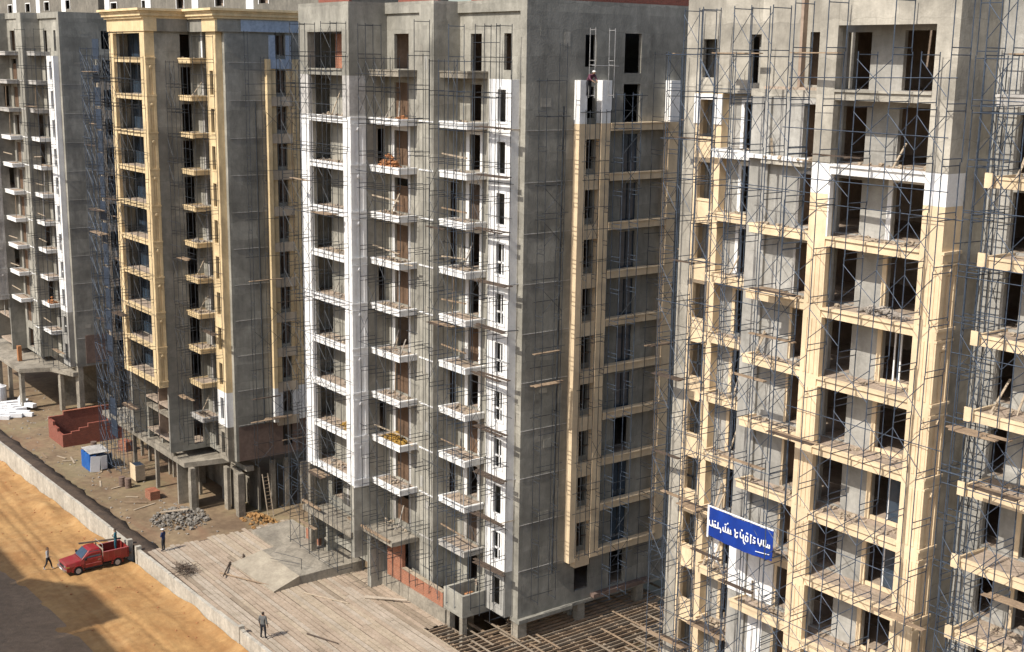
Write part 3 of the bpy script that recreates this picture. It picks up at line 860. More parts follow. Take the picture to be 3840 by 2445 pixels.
    T.put(MB().box(37.81, 39.4, 3.04, 3.098, T.ft(8), T.ft(8) + 2.45), 'painted_panel', 'white')
    T.put(MB().box(33.5, 34.2, 4.84, 4.898, T.ft(8), T.ft(8) + 2.2), 'painted_panel', 'white')
    T.put(MB().box(38.0, 38.9, 3.04, 3.098, T.ft(9), T.ft(9) + 2.3), 'painted_panel', 'white')
    return T
TD = tower_d()

# ------------------------------------------------------------------ lower storeys of the middle tower
def base_c():
    T = TC; p = T.put; zb = T.zb
    T.wall('x', -1.2, 5.19, 1.5, 'cement', lambda k: [(-0.3, 1.3, 0, 2.2), (2.3, 3.8, 0, 2.2)], 10, 11)
    T.pier(-1.2, -0.75, 0.0, 0.45, [(-34.4, zb(9) - 0.002, 'concrete_raw')], 'column')
    T.pier(4.99, 5.44, 0.0, 1.15, [(-32.2, zb(9) - 0.002, 'cement')], 'column')
    p(MB().box(4.74, 4.99, 0.3, 1.49, -32.2, zb(9) - 0.002), 'wall', 'cement')
    p(MB().box(-1.6, 5.3, -0.2, 1.45, -30.75, -30.4), 'porch_slab', 'concrete_raw')
    p(MB().box(5.45, 5.9, 1.0, 2.75, -34.4, -30.35), 'porch_pier', 'cement')
    p(MB().box(3.4, 9.3, 0.6, 2.64, -30.33, -30.05), 'canopy', 'concrete_raw')
    p(MB().box(6.4, 8.3, 2.0, 2.25, -33.45, -30.6), 'brick_pier', 'brick')
    p(MB().box(8.31, 13.2, 2.0, 2.25, -33.45, -32.45), 'brick_parapet', 'brick')
    p(MB().box(5.91, 13.6, 1.9, 2.5, -34.55, -33.46), 'plinth', 'concrete_raw')
    p(MB().box(8.31, 13.2, 1.96, 2.3, -32.44, -32.38), 'coping', 'wood_pale')
    t = MB(); t.box(13.3, 13.5, 2.0, 4.3, -33.4, -31.95); t.box(13.5, 15.4, 2.0, 2.2, -33.4, -31.95); t.box(15.2, 15.4, 2.2, 4.3, -33.4, -31.95)
    t.box(13.5, 15.2, 2.2, 4.3, -33.4, -33.1)
    p(t, 'terrace', 'cement')
    p(MB().box(13.65, 14.0, 2.0, 2.4, -35.5, -33.41), 'column', 'concrete_raw')
    p(MB().box(15.0, 15.35, 2.05, 2.4, -35.5, -33.41), 'column', 'concrete_raw')
    p(MB().box(-0.2, 0.0, 0.9, 4.4, -34.4, -30.76), 'porch_wall', 'cement')
    p(MB().box(-3.3, -1.3, 0.9, 1.1, -34.4, -32.9), 'brick_parapet', 'brick')
    p(MB().box(-2.0, -1.2, 1.1, 1.3, -34.4, -31.2), 'porch_wall', 'cement')
    for x0, x1, y0, y1 in ((17.25, 17.95, 4.45, 5.15), (17.45, 17.95, 9.3, 9.9), (17.45, 17.95, 14.4, 15.0), (11.2, 11.7, 5.0, 5.5), (5.5, 6.0, 5, 5.5)):
        p(MB().box(x0, x1, y0, y1, -37.7, zb(11) - 0.002), 'column', 'concrete_raw')
    p(MB().box(17.3, 18.25, 4.3, 8.6, zb(11) - 0.25, zb(11) - 0.003), 'edge_beam', 'cement')
    p(MB().box(17.3, 18.1, 8.61, 18.5, zb(11) - 0.2, zb(11) - 0.003), 'edge_beam', 'cement')
    p(MB().box(17.98, 18.35, 10.3, 15.2, zb(11) + 0.02, zb(11) + 0.3), 'edge_beam', 'brick_old')
    p(MB().box(-8.3, 17.0, 9.4, 9.6, -37.7, zb(11) - 0.01), 'basement_wall', 'concrete_raw')
    # stone ledges left raw over the entrance
    for x, y, L in ((-1.4, -0.35, 2.6), (5.9, 0.45, 3.2), (3.6, 0.5, 2.4)):
        p(MB().box(x, x + L, y, y + 0.16, -30.03, -29.9), 'formwork_board', 'wood')
base_c()
def base_a():
    T = TA; p = T.put
    zl = T.zb(11)
    p(MB().prism([(-5, -0.4), (13.0, -0.4), (14.2, 2.6), (17.9, 3.9), (17.9, 4.4), (-5, 4.4)], -34.1, -33.65), 'podium_slab', 'concrete_raw')
    for x0, x1, y0, y1 in ((12.0, 12.8, -0.2, 0.2), (16.9, 17.95, 4.45, 5.0), (14.8, 15.6, 3.2, 3.6), (17.4, 17.95, 10, 10.6), (7, 7.4, 0, 0.4), (3, 3.4, 0, 0.4)):
        p(MB().box(x0, x1, y0, y1, -38.7, zl - 0.003 if y0 > 4.4 else -34.11), 'column', 'concrete_raw')
    p(MB().box(17.972, 18.02, 5.4, 8.2, zl + 0.3, zl + 3.4), 'brick_panel', 'brick_old')
    p(MB().box(9.0, 9.5, 0.6, 1.0, -33.6, zl + 1.2), 'brick_pier', 'clay')
    p(MB().box(-8, 17.0, 9.0, 9.2, -38.6, zl - 0.01), 'basement_wall', 'concrete_raw')
    p(MB().box(13.5, 13.7, 4.0, 9.0, -38.6, -34.11), 'basement_wall', 'concrete_raw')
base_a()
def base_b_extra():
    T = TB
    for x in (-41, -39, -34, -33, -29.5, -28, -27):
        T.put(MB().box(x, x + 0.25, 2.6, 2.85, -37.8, -33.66), 'column', 'concrete_raw')
    T.put(MB().box(-25.5, -23.7, 1.0, 1.2, -37.8, -33.66), 'basement_wall', 'concrete_raw')
    T.put(MB().box(-34.5, -31.0, 3.4, 3.6, -37.8, -34.6), 'basement_wall', 'brick_old')
    T.put(MB().box(-22.3, -20.3, 3.6, 3.8, -37.8, -33.66), 'basement_wall', 'concrete_raw')
    T.put(MB().box(-26.5, -25.9, -0.05, 0.15, -33.2, -32.2), 'parapet_stub', 'concrete_raw')
    T.put(MB().box(-30.3, -26.4, 0.02, 0.2, -33.2, -32.85), 'kerb', 'concrete_raw')
    for y in (6.2, 7.5, 10.5):
        T.put(MB().box(-20.1, -19.7, y, y + 0.4, -37.8, -33.0), 'column', 'concrete_raw')
base_b_extra()

# ------------------------------------------------------------------ ground, sand, road
def interp(pts, x):
    if x <= pts[0][0]: return pts[0][1]
    for (a, b), (c, d) in zip(pts, pts[1:]):
        if x <= c: return b + (d - b) * (x - a) / (c - a)
    return pts[-1][1]
BASE = [(-160, -38.6), (-80, -38.0), (-45, -37.2), (-20, -36.45), (-10, -35.95), (0, -35.45), (12, -35.2), (60, -34.6)]
WTOP = [(-160, -36.6), (-80, -36.0), (-45, -35.25), (-10, -34.45), (12, -34.0), (60, -33.4)]
zsand = lambda x: interp(BASE, x)
structure(MB().box(-500, 400, -400, 600, -40.0, -37.5).build('ground', 'dirt'))
from mathutils import noise as mnoise
def sand_z(x, y):
    n = mnoise.fractal(Vector((x * 0.16, y * 0.22, 3.1)), 1.0, 2.0, 5)
    n2 = mnoise.fractal(Vector((x * 0.7, y * 0.9, 7.1)), 1.0, 2.0, 3)
    z = zsand(x) + 0.10 + 0.16 * n + 0.05 * n2
    z += 0.55 * math.exp(-((x + 27.5) / 3.2) ** 2 - ((y + 10.6) / 0.8) ** 2)
    z += 0.7 * math.exp(-((x + 15.8) / 2.0) ** 2 - ((y + 10.2) / 0.6) ** 2)
    z += 0.35 * math.exp(-((y + 9.4) / 0.55) ** 2) * (0.6 + 0.6 * mnoise.noise(Vector((x * 0.5, 1.3, 0))))
    for yc, am in ((-12.9, 0.045), (-14.5, 0.05), (-11.3, 0.03), (-15.6, 0.04)):
        c = yc + 0.5 * math.sin(x * 0.09 + yc) - 0.02 * (x + 10)
        z -= am * math.exp(-((y - c) / 0.2) ** 2); z += 0.5 * am * math.exp(-((abs(y - c) - 0.38) / 0.16) ** 2)
    z -= max(0.0, (-16.2 - y)) * 0.16
    return z
def sand():
    mb = MB()
    nx, ny = 400, 100
    X = [-130 + i * 0.45 for i in range(nx)]; Y = [-23.5 + j * 0.1415 for j in range(ny)]
    for y in Y:
        for x in X:
            mb.v.append((x, y, sand_z(x, y)))
    for j in range(ny - 1):
        for i in range(nx - 1):
            a = j * nx + i
            mb.f.append((a, a + 1, a + nx + 1, a + nx))
    structure(mb.build('sand', 'sand', smooth=True))
    mb = MB()
    xs = [-160, -80, -45, -20, -10, 0, 12, 60]
    for x in xs:
        mb.v += [(x, -90, zsand(x) - 0.02), (x, -17.0, zsand(x) - 0.02)]
    for i in range(len(xs) - 1):
        mb.f.append((2 * i, 2 * i + 2, 2 * i + 3, 2 * i + 1))
    structure(mb.build('road', 'asphalt'))
sand()

# ------------------------------------------------------------------ boundary wall
def site_wall():
    w = thing('boundary_wall', 'long low plastered wall between the orange sand and the building site', 'wall', (0, 0, 0))
    x = -100.0; i = 0
    rn = random.Random(5)
    while x < 40:
        L = 4.0
        if -11.7 < x + L and x < -10.0 and x > -16:
            pass
        x1 = x + L - 0.02
        segs = [(x, x1)]
        if x < -11.6 < x1 or x < -10.1 < x1:
            segs = [(a, b) for a, b in ((x, min(x1, -11.6)), (max(x, -10.1), x1)) if b - a > 0.05]
        for a, b in segs:
            mb = MB()
            n = len(mb.v)
            za, zc = interp(WTOP, a), interp(WTOP, b)
            jz = rn.uniform(-0.03, 0.03)
            mb.v += [(a, -9.45, -39), (b, -9.45, -39), (b, -9.2, -39), (a, -9.2, -39), (a, -9.45, za + jz), (b, -9.45, zc + jz), (b, -9.2, zc + jz), (a, -9.2, za + jz)]
            mb.f += [(3, 2, 1, 0), (4, 5, 6, 7), (0, 1, 5, 4), (1, 2, 6, 5), (2, 3, 7, 6), (3, 0, 4, 7)]
            mb.build('wall_panel', 'wall_plaster', w)
        x += L; i += 1
    for px in (-11.75, -10.0, 7.4):
        z = interp(WTOP, px)
        MB().box(px - 0.16, px + 0.16, -9.52, -9.12, -38, z + 0.22).build('gate_post', 'wall_plaster', w)
site_wall()

def soil_bank():
    mb = MB(); xs = [-120 + 1.1 * i for i in range(102)]
    for x in xs:
        zt = interp(WTOP, x) - 0.12
        n = lambda a: 0.18 * mnoise.fractal(Vector((x * 0.6, a, 2)), 1.0, 2.0, 4)
        mb.v += [(x, -9.19, zt + n(1)), (x, -8.4 + n(2), zt + 0.02 + n(3)), (x, -7.6 + 1.8 * n(4), zt - 0.35 + n(5)), (x, -6.8 + 2 * n(6), -37.6)]
    for i in range(len(xs) - 1):
        for j in range(3):
            a = 4 * i + j
            mb.f.append((a, a + 4, a + 5, a + 1))
    structure(mb.build('soil_bank', 'soil_dark', smooth=True))
soil_bank()
# ------------------------------------------------------------------ timber deck
DZ = -34.4
def deck():
    d = thing('timber_deck', 'wide deck of pale timber boards laid in front of the middle tower', 'deck', (0, 0, DZ))
    MB().box(-9.0, 24, -9.1, 0.35, -0.35, -0.07).build('deck_base', 'wood_dark', d)
    MB().box(-8.6, 13.4, 0.351, 2.6, -0.35, -0.07).build('deck_base', 'wood_dark', d)
    rn = random.Random(3)
    cache = {}
    cnt = 0
    y = -9.0
    row = 0
    while y < 2.3:
        row += 1; rm = rn.choice(('wood_pale', 'wood_pink', 'wood_grey', 'wood_pink', 'wood_shade'))
        x = -9.0 + rn.uniform(-0.4, 0.3); xe = 24.0 if y < 0.1 else 13.3
        while x < xe:
            L = rn.choice((4.0, 5.0, 6.0))
            L = min(L, max(xe - x, 0.6)); L = round(L * 2) / 2 or 0.5
            m = rm if rn.random() < 0.8 else rn.choice(('wood_pale', 'wood_pink', 'wood_shade'))
            key = (L, m)
            if key not in cache:
                me = MB().box(0, L - 0.015, 0, 0.285, -0.06, 0).mesh('board'); me.materials.append(MATS[m]); cache[key] = me
            if rn.random() > 0.012 and cnt < 300:
                o = link('board', cache[key], d, (x, y + rn.uniform(-0.01, 0.01), rn.uniform(-0.012, 0.012)), rn.uniform(-0.005, 0.005)); cnt += 1
            x += L
        y += 0.36
deck()
def ramp():
    o = thing('entrance_ramp', 'raised beige concrete ramp slab tilting down onto the timber deck', 'ramp', (0, 0, DZ))
    def slab(rows, name, mat):
        # rows: list of lines of (x, y, ztop); closed by a skirt down to the deck
        r = MB(); n = len(rows[0])
        for row in rows:
            r.v += list(row)
        for a in range(len(rows) - 1):
            for b in range(n - 1):
                p = a * n + b
                r.f.append((p, p + n, p + n + 1, p + 1))
        ring = list(range(n)) + [a * n + n - 1 for a in range(1, len(rows))] + [(len(rows) - 1) * n + b for b in range(n - 2, -1, -1)] + [a * n for a in range(len(rows) - 2, 0, -1)]
        m = len(r.v)
        for q in ring:
            x, y, z = r.v[q]; r.v.append((x, y, -0.06))
        for b in range(len(ring)):
            c = (b + 1) % len(ring)
            r.f.append((ring[b], ring[c], m + c, m + b))
        return r.build(name, mat, o)
    jz = random.Random(6)
    J = lambda: jz.uniform(-0.015, 0.015)
    slab([[(x + 0.12 * (1.9 - abs(x)), -4.95 + 0.04 * x, 0.10 + J()) for x in (-3.1, -1.0, 1.1, 3.1)],
          [(x, -2.75 + J(), 0.62 + J()) for x in (-3.1, -1.0, 1.1, 2.7)]], 'sloping_panel', 'ramp')
    slab([[(x, -2.74 + J(), 0.61 + J()) for x in (-3.1, -1.0, 1.1, 2.69)], [(x, 0.0, 0.68 + J()) for x in (-3.2, -1.0, 1.1, 2.8)], [(x, 2.3, 0.72 + J()) for x in (-3.2, -1.0, 1.1, 2.9)]], 'landing', 'concrete_raw')
    slab([[(x, -1.2 + J(), 0.2 + J()) for x in (-8.1, -6.0, -3.25)], [(x, 0.6, 0.3 + J()) for x in (-8.2, -6.0, -3.25)], [(x, 2.3, 0.33 + J()) for x in (-8.2, -6.0, -3.25)]], 'lower_landing', 'concrete_raw')
    rl = thing('guard_rail', 'thin bent rail standing on the beige concrete ramp', 'railing', (0, 0, DZ))
    MB().tube((1.9, -2.2, 0.7), (1.95, -2.2, 1.5), 0.02, 5).build('post', 'steel_dark', rl)
    MB().tube((1.95, -2.2, 1.5), (-0.6, -3.0, 1.35), 0.015, 5).build('bar', 'steel_dark', rl)
    MB().tube((1.95, -2.2, 1.1), (-0.8, -3.2, 0.85), 0.015, 5).build('bar', 'steel_dark', rl)
ramp()
def grid():
    g = thing('formwork_grid', 'open grid of timber joists over a dark pit beside the middle tower', 'formwork', (0, 0, -34.45))
    rn = random.Random(8)
    mats = ('wood', 'wood_shade', 'wood_shade', 'wood')
    x = 13.7
    while x < 29.5:
        y0 = 0.45 if x > 13.5 else 2.6
        y1 = rn.uniform(15.5, 18)
        if x < 15.5: y0 = rn.uniform(0.4, 0.7); y1 = 2.0
        MB().box(x, x + 0.07, y0 + rn.uniform(-0.3, 0.2), y1, -0.14 + rn.uniform(-0.02, 0.02), 0.0).build('joist', rn.choice(mats), g)
        x += rn.uniform(0.34, 0.5)
    y = 0.9
    while y < 18:
        xa = 13.8 if y < 3.9 else 15.0
        x = xa
        while x < 29.5:
            L = rn.uniform(4, 6.5)
            MB().box(x, min(x + L, 29.8), y + rn.uniform(-0.06, 0.06), y + 0.10, -0.30, -0.146).build('bearer', rn.choice(('wood', 'wood_shade')), g)
            x += L - 0.3
        for q in range(3):
            xx = rn.uniform(xa, 26)
            MB().box(xx, xx + rn.uniform(2, 4), y + 0.5 + 0.2 * q, y + 0.63 + 0.2 * q, 0.003 + 0.045 * q, 0.04 + 0.045 * q).build('plank', rn.choice(mats), g)
        y += rn.uniform(1.1, 1.5)
    MB().box(13.3, 24.2, 0.36, 0.44, -0.4, 0.06).build('edge_board', 'wood_pale', g)
grid()

# ------------------------------------------------------------------ scaffolds
ZB, ZT = -34.2, 3.3
scaffold('dark scaffold before the white wide bay of the middle tower', [-1.1, 0.3, 1.7, 3.1, 4.5, 5.7], -1.45, 1.1, -34.2, 3.2, 'steel_dark', seed=1, planks=0.04, alt='steel_blue')
scaffold('dark scaffold before the balconies next to the white wide bay', [6.2, 7.2, 8.2, 9.3], 0.2, 1.1, -33.5, 3.1, 'steel_dark', seed=2, planks=0.03, brace=0.35, alt='steel_blue')
scaffold('dark scaffold on the grey pillar between the two balcony stacks', [10.2, 10.95], 1.35, 1.1, -33.5, 3.3, 'steel_dark', seed=3, planks=0.0, brace=0.1)
scaffold('dark scaffold before the balconies nearest the white window shaft', [11.8, 12.8, 13.8, 14.7], 1.85, 1.1, -33.5, 3.0, 'steel_dark', seed=4, planks=0.05, brace=0.35, alt='steel_blue')
s5 = scaffold('dark scaffold with plank landings on the white window shaft', [15.4, 16.4, 17.5], 2.6, 1.1, -33.4, 3.0, 'steel_dark', seed=5, planks=0.0, brace=0.2)
rn5 = random.Random(9)
for k in range(1, 11):
    z = -0.1 - 3 * k + 0.2 + rn5.uniform(-0.15, 0.25) - s5.location.z
    for q in range(2):
        link('plank', plank_mesh('wood_dark', 3.0), s5, (-0.5 + rn5.uniform(-0.2, 0.2), 0.45 + 0.3 * q, z + 0.02 * q), rn5.uniform(-0.06, 0.06))
    if rn5.random() < 0.8:
        MBt = MB().tube((1.9, 0.75, z - 0.05), (2.5, 3.4 + rn5.uniform(-0.5, 1.2), z + rn5.uniform(-0.2, 0.3)), 0.03, 5)
        MBt.build('tie_tube', rn5.choice(('steel_pale', 'steel_dark', 'wood_pale')), s5)
scaffold('pale and dark scaffold on the side bay of the middle tower', [13.6, 14.8, 16.0, 17.2], 0, 1.0, -34.2, 1.6, 'steel_dark', seed=6, planks=0.06, along='y', origin=(19.8, 0), brace=0.6, alt='steel_blue', ledger=0.7)
scaffold('sparse dark scaffold before the recessed side loggias of the middle tower', [10.6, 12.0], 0, 0.8, -34.0, 1.2, 'steel_dark', seed=7, planks=0.05, along='y', origin=(19.5, 0), brace=0.35, alt='steel_blue', ledger=0.8)
scaffold('thin dark scaffold on the blank side wall of the middle tower', [5.2, 6.6], 0, 0.7, -33.8, 2.0, 'steel_dark', seed=8, planks=0.04, along='y', origin=(18.95, 0), brace=0.15, ledger=0.5)
scaffold('thin scaffold hanging over the side windows of the middle tower', [8.4, 9.9], 0, 0.5, -1.5, 2.9, 'steel_pale', seed=16, planks=0.0, along='y', origin=(19.3, 0), brace=0.0)
scaffold('light dark scaffold on the side window bay, below the worker', [8.4, 9.2, 10.0], 0, 0.4, -31, -1.8, 'steel_dark', seed=17, planks=0.12, along='y', origin=(19.0, 0), brace=0.1, ledger=0.8)
# cream tower
scaffold('blue scaffold on the cream window shaft at the left corner', [31.0, 32.0, 33.0], 3.05, 1.15, -34, 3.5, 'steel_blue', seed=21, planks=0.1, inner=True)
scaffold('blue scaffold before the narrow balconies beside the cream window shaft', [33.9, 34.9, 36.1], 2.35, 1.15, -34, 3.5, 'steel_blue', seed=22, planks=0.09, inner=True)
scaffold('blue scaffold before the balconies left of the cream wide bay', [37.4, 38.4, 39.6, 40.8], 0.75, 1.15, -34, 3.4, 'steel_blue', seed=23, planks=0.09, inner=True)
scaffold('blue scaffold across the cream wide bay', [41.5, 43.1, 44.7, 46.3, 47.6, 48.8], 0.0, 1.15, -34, 3.5, 'steel_blue', seed=24, planks=0.04, brace=0.6)
scaffold('blue scaffold before the balconies at the right picture edge', [49.7, 50.8, 52.0, 53.4], 0.75, 1.15, -34, 3.5, 'steel_blue', seed=25, planks=0.08, inner=True)
scaffold('narrow blue scaffold in the recess right of the cream wide bay', [2.2, 2.9, 3.6], 0, 0.9, -34, 3.4, 'steel_blue', seed=26, planks=0.0, along='y', origin=(49.3, 0), brace=0.5)
# yellow tower
scaffold('dark scaffold before the yellow wide bay', [-33.6, -32.1, -30.6, -29.1, -27.6, -26.1, -24.8], -2.75, 1.1, -32.8, 2.9, 'steel_dark', seed=31, planks=0.04)
scaffold('dark scaffold before the yellow balconies', [-24.5, -23.6, -22.7], 0.05, 1.1, -32.8, 2.6, 'steel_dark', seed=32, planks=0.06, brace=0.3)
scaffold('dark scaffold on the yellow window shaft', [-21.7, -20.0], 1.2, 1.05, -32.8, 2.6, 'steel_dark', seed=33, planks=0.08, brace=0.3)
scaffold('dense blue scaffold in the gap left of the yellow wide bay', [-39.6, -38.4, -37.2, -36.0, -34.8], -1.6, 1.1, -37, 1.0, 'steel_blue', seed=34, planks=0.10, brace=1.0, inner=True)
sn = scaffold('tall narrow blue scaffold hung with dark blue netting left of the yellow tower', [-36.2, -34.4], -2.9, 1.0, -36, 1.6, 'steel_blue', seed=38, planks=0.1, brace=1.0)
rq = random.Random(4)
for i in range(18):
    if rq.random() < 0.85:
        MB().box(0.2 + rq.uniform(-0.2, 0.2), 1.75, 1.05, 1.07, 1.0 + i * 2.0, 2.95 + i * 2.0 + rq.uniform(-0.5, 0)).build('netting', 'tarp_blue', sn)
scaffold('second row of dense blue scaffold in the gap left of the yellow tower', [-39.8, -38.6, -37.4, -36.2], 0.4, 1.1, -37, 0.4, 'steel_blue', seed=35, planks=0.1, brace=1.0, inner=True)
scaffold('blue scaffold standing before the low dark opening beside the yellow tower', [6.3, 7.6, 8.9], 0, 1.1, -37.5, -31, 'steel_blue', seed=36, planks=0.1, along='y', origin=(-17.6, 0), brace=0.9)
scaffold('dark scaffold on the side windows of the yellow tower', [4.4, 5.8, 7.2, 8.6], 0, 0.6, -33, 3.0, 'steel_dark', seed=37, planks=0.1, along='y', origin=(-18.4, 0), brace=0.2)
# far tower
scaffold('thin dark scaffold before the balconies of the farthest tower', [-65.6, -64.0, -62.4], 0.1, 1.05, -33, 3.6, 'steel_dark', seed=41, planks=0.03, brace=0.2)
scaffold('thin dark scaffold on the white window surrounds of the farthest tower', [-61.2, -59.3], 0.75, 1.05, -33, 3.6, 'steel_dark', seed=42, planks=0.2, brace=0.2)

# ------------------------------------------------------------------ banner
def banner():
    x0, x1, y, zt, zbm = 37.40, 41.32, 0.68, -19.2, -20.6
    b = thing('banner', 'blue banner with white Arabic lettering hung on the scaffold', 'banner', (x0, y, zbm))
    W_, H_ = x1 - x0, zt - zbm
    def wav(u, v): return 0.03 * math.sin(u * 17 + v * 3) * (0.4 + v) + 0.02 * math.sin(u * 41 - v * 5)
    cl = MB(); nu, nv = 36, 10
    for lay in (0.0, 0.02):
        for j_ in range(nv + 1):
            for i_ in range(nu + 1):
                u, v = i_ / nu, j_ / nv
                cl.v.append((u * W_, lay + wav(u, v), v * H_ - 0.05 * math.sin(u * math.pi) * (1 - v) - 0.05 * math.sin(u * math.pi)))
    o1 = (nu + 1) * (nv + 1)
    for j_ in range(nv):
        for i_ in range(nu):
            a_ = j_ * (nu + 1) + i_
            cl.f.append((a_, a_ + 1, a_ + nu + 2, a_ + nu + 1)); cl.f.append((o1 + a_ + nu + 1, o1 + a_ + nu + 2, o1 + a_ + 1, o1 + a_))
    cl.build('cloth', 'banner_blue', b, smooth=True)
    e = MB(); e.box(-0.1, -0.001, -0.005, 0.03, -0.1, H_ + 0.06); e.box(0, W_, -0.005, 0.03, H_ + 0.001, H_ + 0.06)
    e.build('hem', 'banner_white', b)
    L = MB()
    def st(pts, w=0.06):
        pts = [(a, 0.22 + 0.86 * (c - 0.2)) for a, c in pts]
        for (a, c), (d, f) in zip(pts, pts[1:]):
            L.bar((a * W_, -0.012, c * H_), (d * W_, -0.012, f * H_), 0.012, w, up=(0, 0, 1)) if abs(a - d) > 1e-6 else L.box(a * W_ - w / 2, a * W_ + w / 2, -0.018, -0.006, min(c, f) * H_, max(c, f) * H_)
    # strokes read off the photograph, left to right
    st([(0.02, 0.62), (0.03, 0.42), (0.075, 0.42)]); st([(0.075, 0.42), (0.075, 0.66)])
    st([(0.085, 0.42), (0.17, 0.42)]); st([(0.10, 0.42), (0.10, 0.54)]); st([(0.125, 0.42), (0.125, 0.54)]); st([(0.165, 0.42), (0.165, 0.66)]); st([(0.105, 0.64), (0.125, 0.66)], 0.06)
    st([(0.175, 0.42), (0.195, 0.46), (0.215, 0.40), (0.21, 0.28)])
    st([(0.245, 0.55), (0.25, 0.40), (0.385, 0.40)]); st([(0.285, 0.40), (0.285, 0.62)]); st([(0.315, 0.40), (0.33, 0.60), (0.345, 0.40)]); st([(0.375, 0.40), (0.365, 0.56)]); st([(0.31, 0.74), (0.325, 0.78)], 0.06); st([(0.27, 0.68), (0.30, 0.70)], 0.06)
    st([(0.43, 0.66), (0.445, 0.52), (0.485, 0.56)]); st([(0.445, 0.52), (0.44, 0.36), (0.475, 0.36)]); st([(0.475, 0.36), (0.475, 0.44)])
    st([(0.52, 0.64), (0.525, 0.42), (0.57, 0.44), (0.565, 0.58)]); st([(0.53, 0.72), (0.555, 0.72)], 0.07); st([(0.57, 0.44), (0.575, 0.30), (0.60, 0.22)])
    st([(0.60, 0.42), (0.605, 0.56), (0.64, 0.54), (0.64, 0.38), (0.61, 0.36), (0.60, 0.42)]); st([(0.61, 0.68), (0.64, 0.67)], 0.07)
    st([(0.68, 0.70), (0.685, 0.34)]); st([(0.685, 0.66), (0.70, 0.66)])
    st([(0.72, 0.62), (0.755, 0.62)]); st([(0.725, 0.54), (0.72, 0.50)]); st([(0.715, 0.42), (0.75, 0.42), (0.745, 0.52)])
    st([(0.79, 0.66), (0.80, 0.46), (0.84, 0.46), (0.845, 0.66)]); st([(0.82, 0.46), (0.825, 0.38)])
    st([(0.875, 0.46), (0.875, 0.68)]); st([(0.905, 0.46), (0.905, 0.72)]); st([(0.875, 0.46), (0.975, 0.46)]); st([(0.94, 0.46), (0.94, 0.58)]); st([(0.97, 0.46), (0.965, 0.58)])
    st([(0.76, 0.12), (0.97, 0.20)], 0.03)
    lo_ = L.build('lettering', 'banner_white', b); lo_.location = (0, -0.045, -0.03)
banner()

